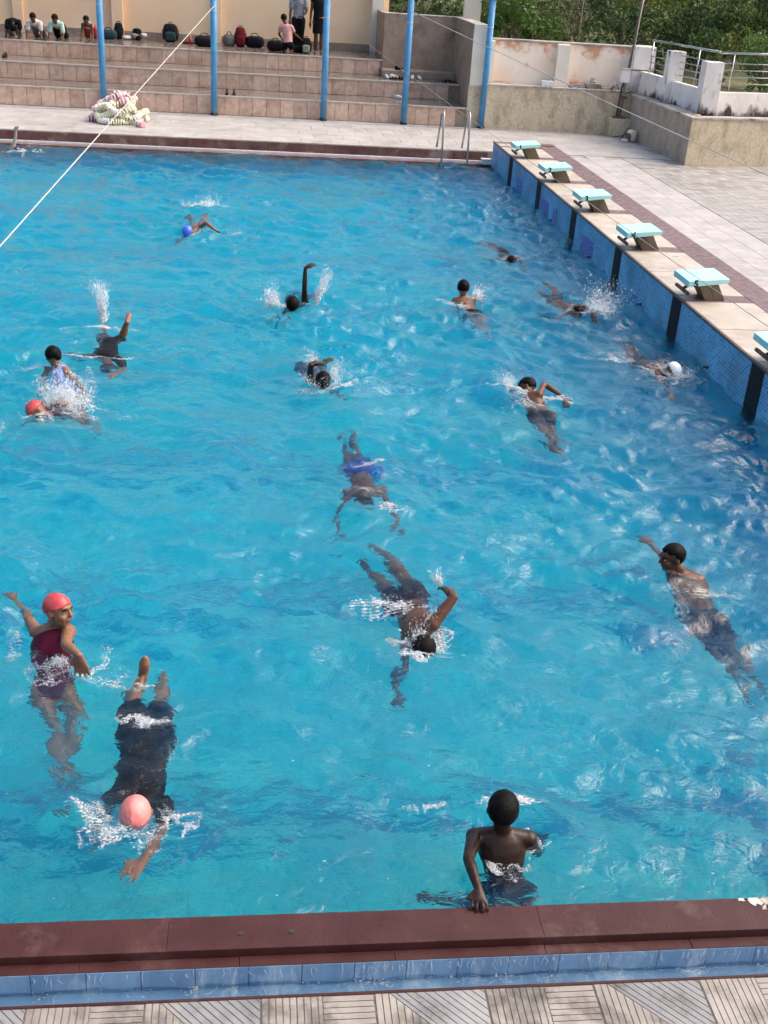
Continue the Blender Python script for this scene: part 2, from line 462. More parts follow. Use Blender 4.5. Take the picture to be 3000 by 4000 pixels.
ndeck = MB().box(XL, 2.0, -6.0, -.338, -.30, -.108).build('near_deck', GROUT)
tag(ndeck, kind='structure')
def clip(poly, a, b, c):
    """keep a*x+b*y<=c"""
    out = []
    for i in range(len(poly)):
        p, q = poly[i], poly[(i + 1) % len(poly)]
        dp, dq = a * p[0] + b * p[1] - c, a * q[0] + b * q[1] - c
        if dp <= 0: out.append(p)
        if dp * dq < 0:
            t = dp / (dp - dq); out.append((p[0] + t * (q[0] - p[0]), p[1] + t * (q[1] - p[1])))
    return out
def strips(mb, region, ang, w, mi, gap=.0044, ph=0.0):
    ca, sa = math.cos(ang), math.sin(ang)
    d = [(-sa * x + ca * y) for x, y in region]
    k0, k1 = int(math.floor((min(d) - ph) / w)), int(math.ceil((max(d) - ph) / w))
    for k in range(k0, k1 + 1):
        a0, a1 = ph + k * w + gap / 2, ph + (k + 1) * w - gap / 2
        poly = clip(clip(region, sa, -ca, -a0), -sa, ca, a1)
        if len(poly) >= 3 and abs(sum(poly[i][0] * poly[(i + 1) % len(poly)][1] - poly[(i + 1) % len(poly)][0] * poly[i][1] for i in range(len(poly)))) > 4e-5:
            mb.prism(poly, .002, .0062, mi)
TS = .465
def tile_a(flip):
    mb = MB().box(-TS / 2 + .001, TS / 2 - .001, -TS / 2 + .001, TS / 2 - .001, -.006, .002, 2)
    h = TS / 2 - .003
    strips(mb, [(-h, -h), (.018, -h), (.018, h), (-h, h)], math.pi / 2, .0285, 0)
    strips(mb, [(.022, -h), (h, -h), (h, h), (.022, h)], 0, .0285, 0)
    return mb.mesh('deck_tile', [STRIP_W, STRIP_G, GROOVE])
def tile_b():
    mb = MB().box(-TS / 2 + .001, TS / 2 - .001, -TS / 2 + .001, TS / 2 - .001, -.006, .002, 2)
    h = TS / 2 - .003
    sq = [(-h, -h), (h, -h), (h, h), (-h, h)]
    # upright boards left of the diagonal, slanted grey boards over the upper right corner, flat boards below
    up_ = clip(clip(sq, 1, .95, .05), 0, -1, .13)
    strips(mb, up_, math.pi / 2, .0285, 0)
    dg = clip(sq, -1, -.95, -.055)
    strips(mb, dg, math.atan2(-1, .95), .0285, 1)
    lo = clip(clip(sq, 0, 1, -.135), 1, .95, .05)
    strips(mb, lo, 0, .0285, 0)
    return mb.mesh('deck_tile', [STRIP_W, STRIP_G, GROOVE])
TA, TB_ = tile_a(False), tile_b()
for i in range(-16, 4):
    for j in range(2):
        me_ = (TA, TB_)[(i + j) % 2]
        o = place('deck_tile', me_, ndeck, (-3.55 + i * TS, -.34 - TS / 2 - j * TS, -.102))

# ---- far edge
fedge = MB().box(XL, 0, YF, YF + .17, FL, .004).build('far_pool_edge', MAROON_OLD)
tag(fedge, kind='structure')
x = -12.0
while x < -.05:
    l = min(.75, -.005 - x)
    MB().box(x + .002, x + l - .002, YF - .004, YF + .15, -.02, .012, ch=.004).build('coping_slab', MAROON_OLD, fedge)
    MB().box(x + .002, x + l - .002, 19.86, 19.895, -.12, ZD - .016, ch=.004).build('fascia_slab', MAROON_OLD, fedge)
    x += .75
MB().box(XL, -.12, YF + .152, YF + .178, -.03, .055, ch=.006).build('white_channel_edge', WHITEP, fedge)
MB().box(XL, 0, YF + .178, 19.86, -.2, -.11).build('far_gutter_bed', MAROON_OLD, fedge)
fd = MB().box(XL, 4.2, 19.896, 23.9, -.3, ZD - .014).build('far_deck', GROUT)
tag(fd, kind='structure')
def tile_mesh(name, lx, ly, m, t=.014, ch=.0025):
    return MB().box(-lx / 2 + .002, lx / 2 - .002, -ly / 2 + .002, ly / 2 - .002, 0, t, ch=ch).mesh(name, m)
TF = tile_mesh('floor_tile', .60, .60, PALE)
for j in range(5):
    for i in range(-20, 7):
        xx = i * .6 + (.3 if j % 2 else 0) + .1
        if -11.9 < xx < 3.75:
            place('floor_tile', TF, fd, (xx, 20.20 + j * .6, ZD - .014 + rng.uniform(-.0008, .0008)))
MB().box(-12, 3.7, 22.912, 23.0, ZD - .014, ZD - .005).build('drain_channel', mat('grey_drain', (.26, .25, .26), (.34, .33, .33), 6, 1, .5), fd)
TN = tile_mesh('border_tile', .60, .30, PALE)
for i in range(-20, 7):
    place('border_tile', TN, fd, (i * .6 + .1, 23.155, ZD - .014))

# ---- starting platform
plat = MB().box(.12, 1.2, -.6, YF, FL, ZP - .022).build('starting_platform', MAROON_FLOOR)
tag(plat, kind='structure')
TC = tile_mesh('platform_slab', .80, 1.00, CREAM, .022, .003)
TSr = tile_mesh('maroon_strip', .80, .27, MAROON_FLOOR, .021, .003)
for k in range(-3, 5):
    y = 8.435 + 2.3 * k
    if y < 18.5: place('maroon_strip', TSr, plat, (.42, y - .04, ZP - .022))
    for t in (0, 1):
        yy = y - .04 + .135 + .5 + t * 1.015
        if yy + .5 < 19.25 and yy > -.2: place('platform_slab', TC, plat, (.42, yy, ZP - .022))
MB().box(.022, .818, 18.905, 19.20, ZP - .022, ZP, ch=.003).build('platform_slab', CREAM, plat)
MB().box(.018, 1.198, 19.21, YF, ZP - .022, ZP - .001, ch=.003).build('maroon_strip', MAROON_FLOOR, plat)
TBn = tile_mesh('band_slab', .375, 1.15, MAROON_FLOOR, .021, .003)
for k in range(-1, 17):
    yy = .1 + k * 1.15
    if yy + .575 < 19.21: place('band_slab', TBn, plat, (1.01, yy, ZP - .022))

# ---- right deck
rd = MB().box(1.2, 30, -4, 19.896, -.3, ZD - .014).build('right_deck', GROUT)
tag(rd, kind='structure')
rd2 = MB().box(4.2, 30, 19.896, 24, -.3, ZD - .014).build('corner_ground', SOIL)
tag(rd2, kind='structure')
TR1 = tile_mesh('floor_tile', .395, .60, PALE)
for i in range(4):
    for j in range(33):
        yy = 19.56 - j * .6 - (.3 if i % 2 else 0)
        if yy > 3.5: place('floor_tile', TR1, rd, (1.405 + i * .395, yy, ZD - .014 + rng.uniform(-.0008, .0008)))
TR2 = tile_mesh('parquet_tile', .30, .15, PALE_GREY, .014, .002)
TR3 = tile_mesh('parquet_tile', .15, .30, PALE_GREY, .014, .002)
TPB = tile_mesh('parquet_border', .395, .60, PALE)
cnt = 0
parq = MB()
for j in range(40):
    for i in range(14):
        xx, yy = 2.80 + .15 + i * .30, 19.05 - j * .30
        near = (cnt < 146 and (xx - 2.8) < .55 * (yy - 7.0) * .5)
        if (xx - 2.8) > .52 * (yy - 8.2) + .6: continue
        h = (i + j) % 2
        for t in (-1, 1):
            if cnt < 298:
                place('parquet_tile', TR2 if h else TR3, rd, (xx + (0 if h else .075 * t), yy + (.075 * t if h else 0), ZD - .014 + rng.uniform(-.001, .001)))
                cnt += 1
            else:
                cx_, cy_ = xx + (0 if h else .075 * t), yy + (.075 * t if h else 0)
                a_, b_ = (.148, .073) if h else (.073, .148)
                parq.box(cx_ - a_, cx_ + a_, cy_ - b_, cy_ + b_, ZD - .014, ZD - .0005, ch=.002)
if parq.v:
    o = parq.build('parquet_tile', PALE_GREY, rd); o['kind'] = 'stuff'
for i in range(8):
    if 2.995 + i * .395 < 3.75:
        for j in range(2): place('floor_tile', TR1, rd, (2.995 + i * .395, 19.50 - .0 + j * .0, ZD - .0142)) if j == 0 else None

# ================================================================== swimmers' joints (metres, water level z = 0)
SWIM = {
 'girl': (1.34, dict(hd=(-5.878,2.211,0.200), sl=(-6.025,2.287,-0.002), sr=(-5.824,2.188,0.067), pv=(-5.887,1.876,-0.215), hl=(-5.962,1.872,-0.215), kl=(-5.830,1.589,-0.375), al=(-5.780,1.267,-0.345), fl=(-5.682,1.123,-0.440), el=(-6.140,2.559,-0.055), wl=(-6.248,2.758,-0.075), tl=(-6.326,2.895,-0.105), hr=(-5.812,1.879,-0.215), kr=(-5.722,1.626,-0.345), ar=(-5.767,1.416,-0.445), fr=(-5.786,1.370,-0.555), er=(-5.800,1.927,0.150), wr=(-5.707,1.791,0.170), tr=(-5.692,1.807,0.010))),
 'pinkcap': (1.34, dict(hd=(-5.296,0.650,0.045), sl=(-5.187,0.828,-0.075), sr=(-5.439,0.864,-0.085), pv=(-5.314,1.370,-0.125), hl=(-5.240,1.378,-0.138), kl=(-5.287,1.737,-0.185), al=(-5.272,1.956,-0.209), fl=(-5.269,2.075,-0.218), el=(-5.175,0.611,-0.085), wl=(-5.241,0.398,-0.035), tl=(-5.325,0.284,-0.013), hr=(-5.387,1.362,-0.112), kr=(-5.411,1.717,-0.105), ar=(-5.374,1.927,-0.045), fr=(-5.356,1.898,0.090), er=(-5.511,0.885,-0.274), wr=(-5.527,0.889,-0.442), tr=(-5.475,0.753,-0.370))),
 'bluetrunks': (1.3, dict(hd=(-3.890,4.221,-0.127), sl=(-3.741,4.403,-0.115), sr=(-3.990,4.373,-0.115), pv=(-3.862,4.779,-0.145), hl=(-3.790,4.773,-0.136), kl=(-3.843,5.128,-0.175), al=(-3.852,5.392,-0.175), fl=(-3.868,5.565,-0.165), el=(-3.672,4.153,-0.187), wl=(-3.673,3.936,-0.230), tl=(-3.640,3.799,-0.298), hr=(-3.934,4.786,-0.154), kr=(-3.930,5.143,-0.225), ar=(-3.934,5.406,-0.225), fr=(-3.939,5.589,-0.225), er=(-4.083,4.166,-0.287), wr=(-4.106,3.959,-0.360), tr=(-4.133,3.832,-0.462))),
 'navytrunks': (1.4, dict(hd=(-3.724,2.114,-0.005), sl=(-3.638,2.274,0.073), sr=(-3.782,2.375,-0.098), pv=(-3.729,2.710,-0.075), hl=(-3.659,2.744,-0.063), kl=(-3.738,3.139,-0.105), al=(-3.817,3.356,-0.105), fl=(-3.912,3.449,-0.095), el=(-3.503,2.357,0.220), wl=(-3.525,2.553,0.160), tl=(-3.501,2.698,0.085), hr=(-3.799,2.677,-0.087), kr=(-3.875,3.058,-0.165), ar=(-3.917,3.303,-0.205), fr=(-3.955,3.431,-0.215), er=(-3.827,2.138,-0.259), wr=(-3.874,1.906,-0.272), tr=(-3.892,1.753,-0.373))),
 'boyright': (1.3, dict(hd=(-1.867,2.997,0.130), sl=(-1.878,2.937,-0.002), sr=(-1.653,2.958,-0.028), pv=(-1.727,2.584,-0.185), hl=(-1.799,2.577,-0.185), kl=(-1.702,2.225,-0.372), al=(-1.689,1.905,-0.425), fl=(-1.659,1.793,-0.465), el=(-1.866,2.702,-0.185), wl=(-1.834,2.660,-0.339), tl=(-1.873,2.511,-0.307), hr=(-1.654,2.591,-0.185), kr=(-1.596,2.242,-0.386), ar=(-1.561,1.998,-0.425), fr=(-1.509,1.948,-0.518), er=(-1.802,3.219,-0.040), wr=(-1.844,3.463,-0.049), tr=(-1.857,3.639,-0.058))),
 'boyedge': (1.25, dict(hd=(-3.592,0.389,0.260), sl=(-3.690,0.389,0.071), sr=(-3.471,0.381,0.059), pv=(-3.554,0.257,-0.245), hl=(-3.621,0.255,-0.227), kl=(-3.652,0.328,-0.453), al=(-3.872,0.235,-0.245), fl=(-3.988,0.228,-0.205), el=(-3.770,0.224,0.095), wl=(-3.750,0.060,0.060), tl=(-3.760,-0.045,0.032), hr=(-3.486,0.260,-0.263), kr=(-3.600,0.363,-0.545), ar=(-3.668,0.477,-0.745), fr=(-3.704,0.533,-0.835), er=(-3.364,0.463,-0.163), wr=(-3.302,0.588,-0.232), tr=(-3.261,0.688,-0.257))),
 'armover': (1.3, dict(hd=(-2.107,6.527,0.070), sl=(-2.195,6.425,-0.035), sr=(-2.043,6.301,0.080), pv=(-2.061,6.082,-0.074), hl=(-2.130,6.058,-0.074), kl=(-2.094,5.714,-0.194), al=(-2.111,5.371,-0.125), fl=(-2.078,5.228,-0.145), el=(-2.225,6.589,-0.141), wl=(-2.230,6.837,-0.145), tl=(-2.228,7.012,-0.160), hr=(-1.992,6.106,-0.074), kr=(-1.999,5.770,-0.218), ar=(-2.039,5.421,-0.208), fr=(-2.052,5.268,-0.245), er=(-1.959,6.476,0.130), wr=(-1.787,6.363,0.050), tr=(-1.763,6.231,-0.050))),
 'whitecap': (1.3, dict(hd=(-0.434,7.156,0.050), sl=(-0.521,7.446,-0.025), sr=(-0.567,7.184,-0.025), pv=(-0.611,7.598,-0.106), hl=(-0.564,7.654,-0.097), kl=(-0.569,8.020,-0.117), al=(-0.583,8.328,-0.125), fl=(-0.589,8.500,-0.120), el=(-0.319,7.655,-0.104), wl=(-0.158,7.702,-0.185), tl=(-0.053,7.713,-0.233), hr=(-0.658,7.543,-0.115), kr=(-0.663,7.915,-0.145), ar=(-0.642,8.260,-0.196), fr=(-0.631,8.444,-0.205), er=(-0.573,6.930,-0.114), wr=(-0.589,6.711,-0.106), tr=(-0.592,6.572,-0.105))),
 'swimup': (1.3, dict(hd=(-2.208,9.714,0.165), sl=(-2.298,9.708,0.006), sr=(-2.086,9.788,-0.006), pv=(-2.139,9.437,-0.105), hl=(-2.208,9.413,-0.105), kl=(-2.160,9.087,-0.265), al=(-2.118,8.858,-0.295), fl=(-2.084,8.747,-0.310), el=(-2.323,9.637,-0.179), wl=(-2.298,9.430,-0.255), tl=(-2.276,9.304,-0.265), hr=(-2.070,9.460,-0.105), kr=(-2.085,9.123,-0.249), ar=(-2.060,8.872,-0.305), fr=(-2.042,8.743,-0.345), er=(-2.012,9.778,-0.190), wr=(-1.935,9.981,-0.085), tr=(-1.876,10.143,-0.085))),
 'splashhead': (1.3, dict(hd=(-0.912,9.221,0.023), sl=(-0.873,9.562,-0.029), sr=(-0.981,9.319,-0.041), pv=(-1.002,9.865,-0.075), hl=(-0.940,9.902,-0.068), kl=(-0.883,10.308,-0.081), al=(-0.903,10.659,-0.058), fl=(-0.976,10.750,-0.045), el=(-0.786,9.341,0.080), wl=(-0.702,9.163,0.050), tl=(-0.718,9.036,-0.069), hr=(-1.065,9.829,-0.082), kr=(-1.083,10.237,-0.122), ar=(-1.083,10.534,-0.175), fr=(-1.102,10.652,-0.185), er=(-1.154,9.181,-0.085), wr=(-1.230,9.334,-0.105), tr=(-1.261,9.446,-0.125))),
 'underfar': (1.3, dict(hd=(-1.182,11.785,-0.018), sl=(-1.053,12.086,-0.056), sr=(-1.267,11.928,-0.064), pv=(-1.168,12.426,-0.095), hl=(-1.108,12.464,-0.083), kl=(-1.217,12.787,-0.115), al=(-1.321,12.973,-0.137), fl=(-1.411,12.973,-0.065), el=(-0.988,11.833,-0.105), wl=(-0.971,11.664,-0.248), tl=(-0.962,11.538,-0.364), hr=(-1.229,12.387,-0.107), kr=(-1.298,12.720,-0.165), ar=(-1.383,12.914,-0.194), fr=(-1.434,13.018,-0.198), er=(-1.386,11.985,-0.212), wr=(-1.422,12.140,-0.242), tr=(-1.497,12.021,-0.167))),
 'armup': (1.4, dict(hd=(-4.294,9.094,0.070), sl=(-4.145,9.293,0.011), sr=(-4.348,9.201,-0.091), pv=(-4.197,9.662,-0.156), hl=(-4.119,9.653,-0.156), kl=(-4.080,9.981,-0.265), al=(-4.042,10.296,-0.271), fl=(-4.023,10.457,-0.333), el=(-4.159,9.206,0.250), wl=(-4.155,9.229,0.470), tl=(-4.043,9.315,0.520), hr=(-4.275,9.672,-0.156), kr=(-4.235,10.000,-0.231), ar=(-4.198,10.315,-0.336), fr=(-4.178,10.475,-0.397), er=(-4.406,9.250,-0.291), wr=(-4.451,9.016,-0.302), tr=(-4.478,8.850,-0.318))),
 'armfold': (1.3, dict(hd=(-4.083,6.609,0.058), sl=(-4.005,6.801,-0.113), sr=(-4.201,6.809,0.003), pv=(-4.142,7.191,-0.163), hl=(-4.069,7.198,-0.163), kl=(-4.100,7.504,-0.265), al=(-4.129,7.797,-0.270), fl=(-4.144,7.946,-0.328), el=(-3.917,6.851,-0.285), wl=(-3.883,6.664,-0.265), tl=(-3.857,6.553,-0.281), hr=(-4.214,7.184,-0.163), kr=(-4.244,7.489,-0.233), ar=(-4.274,7.782,-0.330), fr=(-4.289,7.932,-0.387), er=(-4.194,6.668,0.220), wr=(-4.075,6.768,0.185), tr=(-3.964,6.864,0.225))),
 'bluecap': (1.3, dict(hd=(-5.653,12.617,0.043), sl=(-5.571,12.904,0.011), sr=(-5.671,12.741,-0.111), pv=(-5.566,13.336,-0.100), hl=(-5.515,13.388,-0.100), kl=(-5.498,13.797,-0.135), al=(-5.470,14.000,-0.077), fl=(-5.448,13.948,0.020), el=(-5.407,12.760,0.155), wl=(-5.290,12.603,0.100), tl=(-5.209,12.715,0.035), hr=(-5.616,13.284,-0.100), kr=(-5.632,13.689,-0.158), ar=(-5.686,13.892,-0.206), fr=(-5.702,13.835,-0.046), er=(-5.742,12.566,-0.165), wr=(-5.785,12.370,-0.225), tr=(-5.805,12.217,-0.246))),
 'darkshirt': (1.3, dict(hd=(-6.145,7.156,-0.113), sl=(-6.080,7.345,-0.046), sr=(-6.344,7.382,-0.054), pv=(-6.225,7.882,-0.055), hl=(-6.153,7.879,-0.045), kl=(-6.127,8.125,-0.075), al=(-6.049,8.039,0.160), fl=(-6.036,8.172,0.200), el=(-6.000,7.132,-0.105), wl=(-6.050,6.939,-0.075), tl=(-6.125,6.830,-0.075), hr=(-6.297,7.886,-0.064), kr=(-6.338,8.283,-0.159), ar=(-6.356,8.598,-0.225), fr=(-6.364,8.752,-0.245), er=(-6.505,7.460,-0.138), wr=(-6.604,7.578,-0.193), tr=(-6.649,7.524,-0.100))),
 'lightblue': (1.3, dict(hd=(-6.615,6.834,0.169), sl=(-6.688,6.919,-0.045), sr=(-6.511,6.797,0.050), pv=(-6.418,6.504,-0.165), hl=(-6.491,6.500,-0.165), kl=(-6.355,6.214,-0.245), al=(-6.280,6.016,-0.265), fl=(-6.248,5.995,-0.375), el=(-6.705,6.736,-0.145), wl=(-6.672,6.577,-0.205), tl=(-6.645,6.455,-0.225), hr=(-6.345,6.509,-0.165), kr=(-6.290,6.218,-0.245), ar=(-6.237,5.997,-0.265), fr=(-6.205,5.868,-0.285), er=(-6.374,6.573,-0.010), wr=(-6.296,6.431,-0.010), tr=(-6.258,6.443,-0.117))),
 'redstrap': (1.2, dict(hd=(-6.597,5.747,0.050), sl=(-6.580,6.022,-0.043), sr=(-6.540,5.779,-0.027), pv=(-6.393,6.031,-0.218), hl=(-6.395,6.098,-0.218), kl=(-6.246,5.901,-0.145), al=(-6.176,5.949,-0.324), fl=(-6.096,5.821,-0.274), el=(-6.491,5.887,0.040), wl=(-6.401,5.782,0.100), tl=(-6.351,5.916,0.075), hr=(-6.392,5.963,-0.218), kr=(-6.242,5.750,-0.165), ar=(-6.155,5.778,-0.340), fr=(-6.084,5.654,-0.272), er=(-6.626,5.796,-0.187), wr=(-6.646,5.651,-0.125), tr=(-6.694,5.691,-0.212))),
 'farleft': (1.3, dict(hd=(-9.108,18.784,-0.002), sl=(-9.237,19.043,0.024), sr=(-9.043,18.974,-0.074), pv=(-9.102,19.392,-0.140), hl=(-9.174,19.400,-0.140), kl=(-9.144,19.703,-0.247), al=(-9.115,19.995,-0.258), fl=(-9.100,20.143,-0.319), el=(-9.143,18.881,0.230), wl=(-9.092,18.746,0.390), tl=(-9.045,18.626,0.500), hr=(-9.029,19.385,-0.140), kr=(-8.999,19.689,-0.215), ar=(-8.970,19.980,-0.318), fr=(-8.955,20.129,-0.378), er=(-8.986,18.742,-0.145), wr=(-8.955,18.559,-0.225), tr=(-8.930,18.412,-0.265))),
}


# ================================================================== water
wr_ = np.random.default_rng(21)
WV = []
for k in range(130):
    if k < 18:      # low swell
        lam = wr_.uniform(.8, 1.7); th = wr_.random() * 6.283; a_ = .0068 * lam
    elif k < 90:    # the chop that shows
        lam = .20 * (.70 / .20) ** wr_.random(); th = wr_.normal(1.45, .55) + (math.pi if k % 2 else 0); a_ = .0088 * lam ** .9
    else:           # small ripples
        lam = .10 * (.2 / .10) ** wr_.random(); th = wr_.random() * 6.283; a_ = .0085 * lam
    WV.append((lam, th, wr_.random() * 6.283, a_ * wr_.uniform(.6, 1.4)))
RINGS = []
for n_, (H_, J_) in SWIM.items():
    c_ = np.array(J_['hd'][:2])
    RINGS.append((c_[0], c_[1], wr_.uniform(.28, .5), wr_.uniform(.008, .013)))
def wave(X, Y):
    X = np.asarray(X, float); Y = np.asarray(Y, float)
    Z = np.zeros_like(X)
    wx = X + .10 * np.sin(1.7 * Y + .6 * X) + .05 * np.sin(4.1 * X - 2.3 * Y)
    wy = Y + .10 * np.sin(1.9 * X - .5 * Y + 1) + .05 * np.sin(3.7 * Y + 2.9 * X + 2)
    # patches of rougher and calmer water
    rough = .75 + .35 * np.sin(.55 * X + .8 * Y + .5) * np.sin(.9 * X - .45 * Y) + .25 * np.sin(1.3 * X + .4 * Y + 2)
    rough = rough * (.7 + .3 * np.clip((Y - .5) / 6, 0, 1))
    for lam, th, ph, a in WV:
        q = 2 * np.pi / lam * (wx * np.cos(th) + wy * np.sin(th)) + ph
        Z += a * (np.exp(.95 * np.sin(q)) - 1.25) * (rough if lam < .75 else .8)
    for cx_, cy_, lam, a in RINGS:
        r = np.hypot(X - cx_, Y - cy_)
        Z += a * np.cos(2 * np.pi * r / lam) * np.exp(-(r / 1.0) ** 2)
    edge_ = np.clip(np.minimum(Y + .03, YF + .03 - Y) / .55, 0, 1)
    return (Z) * (.22 + .78 * edge_) - .004
gy = [-.03]
while gy[-1] < YF + .03: gy.append(gy[-1] + .018 + .0013 * max(gy[-1], 0))
gy = np.array(gy); gy = -.03 + (gy + .03) * (YF + .06) / (gy[-1] + .03)
gx = np.concatenate([np.linspace(XL - .05, -10.6, 50)[:-1], np.linspace(-10.6, .03, 440)])
X_, Y_ = np.meshgrid(gx, gy)
Z_ = wave(X_, Y_)
Z_ -= Z_.mean() + .006
def level(x, y):
    i = min(max(int(np.searchsorted(gx, x)), 1), len(gx) - 1); j = min(max(int(np.searchsorted(gy, y)), 1), len(gy) - 1)
    return float(Z_[j, i])
ny_, nx_ = X_.shape
Vw = np.stack([X_, Y_, Z_], -1).reshape(-1, 3)
idx = np.arange(nx_ * ny_).reshape(ny_, nx_)
Fw = np.stack([idx[:-1, :-1], idx[:-1, 1:], idx[1:, 1:], idx[1:, :-1]], -1).reshape(-1, 4).tolist()
ring = list(idx[0, :]) + list(idx[1:, -1]) + list(idx[-1, ::-1][1:]) + list(idx[::-1, 0][1:-1])
b0 = len(Vw); low = Vw[ring].copy(); low[:, 2] = FL - .03
Vw = np.concatenate([Vw, low]); nr = len(ring)
for i in range(nr):
    j = (i + 1) % nr
    Fw.append((ring[j], ring[i], b0 + i, b0 + j))
Fw.append(tuple(b0 + i for i in range(nr))[::-1])
wme = bpy.data.meshes.new('pool_water'); wme.from_pydata(Vw.tolist(), [], Fw)
wme.polygons.foreach_set('use_smooth', [True] * ((nx_ - 1) * (ny_ - 1)) + [False] * (nr + 1))
WM = bpy.data.materials.new('pool_water'); WM.use_nodes = True
nt = WM.node_tree; nt.nodes.clear()
out = nt.nodes.new('ShaderNodeOutputMaterial')
gl = nt.nodes.new('ShaderNodeBsdfGlass'); gl.inputs['IOR'].default_value = 1.33; gl.inputs['Roughness'].default_value = 0.0
tc = nt.nodes.new('ShaderNodeNewGeometry')
mpp = nt.nodes.new('ShaderNodeMapping'); mpp.inputs['Scale'].default_value = (1.0, 1.5, 1.0); mpp.inputs['Rotation'].default_value = (0, 0, .25)
nz = nt.nodes.new('ShaderNodeTexNoise'); nz.inputs['Scale'].default_value = 8.5; nz.inputs['Detail'].default_value = 3; nz.inputs['Roughness'].default_value = .55; nz.inputs['Distortion'].default_value = .6
bp = nt.nodes.new('ShaderNodeBump'); bp.inputs['Strength'].default_value = .75; bp.inputs['Distance'].default_value = .03
nt.links.new(tc.outputs['Position'], mpp.inputs['Vector']); nt.links.new(mpp.outputs[0], nz.inputs['Vector'])
nt.links.new(nz.outputs[0], bp.inputs['Height']); nt.links.new(bp.outputs[0], gl.inputs['Normal'])
nt.links.new(gl.outputs[0], out.inputs['Surface'])
vs = nt.nodes.new('ShaderNodeVolumeScatter'); vs.inputs['Color'].default_value = (.035, .385, .82, 1); vs.inputs['Density'].default_value = .95; vs.inputs['Anisotropy'].default_value = .3
va = nt.nodes.new('ShaderNodeVolumeAbsorption'); va.inputs['Color'].default_value = (.0, .85, .935, 1); va.inputs['Density'].default_value = .9
ad = nt.nodes.new('ShaderNodeAddShader')
nt.links.new(vs.outputs[0], ad.inputs[0]); nt.links.new(va.outputs[0], ad.inputs[1]); nt.links.new(ad.outputs[0], out.inputs['Volume'])
wme.materials.append(WM)
wob = bpy.data.objects.new('pool_water', wme); COL.objects.link(wob); tag(wob, kind='structure')

# ================================================================== grandstand
XS0, XS1 = -12.2, .12
Y1, Y2, Y3, YW = 23.325, 24.59, 25.86, 28.0
Z1, Z2, Z3 = .615, .98, 1.33
gs = empty('grandstand', (-6, 23.3, ZD), 'stepped grandstand faced in beige stone under the peach wall', 'grandstand')
core = MB()
core.box(XS0, XS1, Y1 + .02, YW + .2, -.3, Z1 - .03)
core.box(XS0, XS1, Y2 + .02, YW + .2, Z1 - .03, Z2 - .03)
core.box(XS0, -1.62, Y3 + .02, YW + .2, Z2 - .03, Z3 - .03)
core.build('core', GRANITE_D, gs)
for (yy, zb, zt, xe) in ((Y1, ZD, Z1, .10), (Y2, Z1, Z2, .04), (Y3, Z2, Z3, -1.63)):
    me_ = MB().box(-.149, .149, 0, .018, 0, zt - zb - .034, ch=.003).mesh('riser_tile', RISER)
    xx = XS0 + .2
    while xx < xe - .1:
        place('riser_tile', me_, gs, (xx, yy, zb + .002))
        xx += .308
for (ya, yb, zt, xe) in ((Y1, Y2, Z1, .10), (Y2, Y3, Z2, .10), (Y3, YW, Z3, -1.62)):
    xx = XS0
    while xx < xe:
        l = min(.92, xe - xx)
        MB().box(xx + .0015, xx + l - .0015, ya + .012, yb + .005, zt - .03, zt, ch=.002).build('tread_slab', TREAD, gs)
        MB().box(xx + .001, xx + l - .001, ya - .016, ya + .012, zt - .032, zt + .001, ch=.003).build('step_nosing', NOSE, gs)
        xx += .92
# small corner step beside the partition
MB().box(-1.66, .1, 25.32, 25.86, Z2 + .001, Z2 + .17, ch=.006).build('corner_step', GRANITE_D, gs)

wl = empty('building_wall', (-6.8, YW, Z3), 'peach painted wall with shallow pilasters behind the grandstand', 'wall')
MB().box(XS0, -1.3, YW, YW + .2, Z3, 4.6).build('wall_face', PEACH, wl)
for xa, xb, pr in ((-10.71, -10.47, .09), (-8.29, -8.02, .16), (-5.76, -5.57, .12), (-3.47, -3.36, .10)):
    MB().box(xa, xb, YW - pr, YW - .0005, Z3, 4.6, ch=.006).build('pilaster', PEACH, wl)
xx = XS0
for xa, xb in ((XS0, -10.72), (-10.46, -8.30), (-8.01, -5.77), (-5.56, -3.48), (-3.35, -1.72)):
    n_ = max(1, round((xb - xa) / .6))
    for q in range(n_):
        MB().box(xa + (xb - xa) * q / n_ + .001, xa + (xb - xa) * (q + 1) / n_ - .001, YW - .022, YW - .0008, Z3 + .0005, 1.50, ch=.002).build('skirting_tile', GRANITE_D, wl)
o = MB().box(-1.75, -1.46, YW - .25, YW - .001, Z3, 4.6, ch=.008).build('corner_pier', CREAMP, wl)
# partition round the end of the stand
pt = empty('partition_wall', (-.7, 25.9, Z2), 'brown stone partition boxing in the right end of the grandstand', 'wall')
MB().box(-1.62, .40, 25.862, 26.10, Z2 - .03, 2.36, ch=.004).build('back_panel', GRANITE_D, pt)
MB().box(-1.62, -1.40, 26.102, YW - .26, Z3 - .05, 2.36, ch=.004).build('return_panel', GRANITE_D, pt)
MB().box(.125, .16, Y1 + .06, 25.860, Z1 - .4, 2.36).build('side_cladding', GRANITE_D, pt)
MB().box(.162, .40, Y1 + .06, 25.860, ZD - .1, 2.36).build('side_wall', CREAMP, pt)
MB().box(-1.63, .41, 25.855, 26.11, 2.361, 2.385, ch=.004).build('coping', COPEW, pt)
MB().box(.115, .41, Y1 + .05, 25.852, 2.361, 2.385, ch=.004).build('coping', COPEW, pt)
MB().box(.125, .43, Y1 - .02, Y1 + .055, 1.10, 2.385, ch=.005).build('end_pier', CREAMP, pt)
MB().box(.105, .44, Y1 - .03, Y1 + .055, ZD - .013, 1.098, ch=.005).build('pier_base', GRANITE, pt)
o = MB().box(.33, .72, 25.95, 26.2, 2.2, 4.6, ch=.008).build('roof_pier', CREAMP)
tag(o, 'square cream pier rising behind the stone partition', 'pillar')

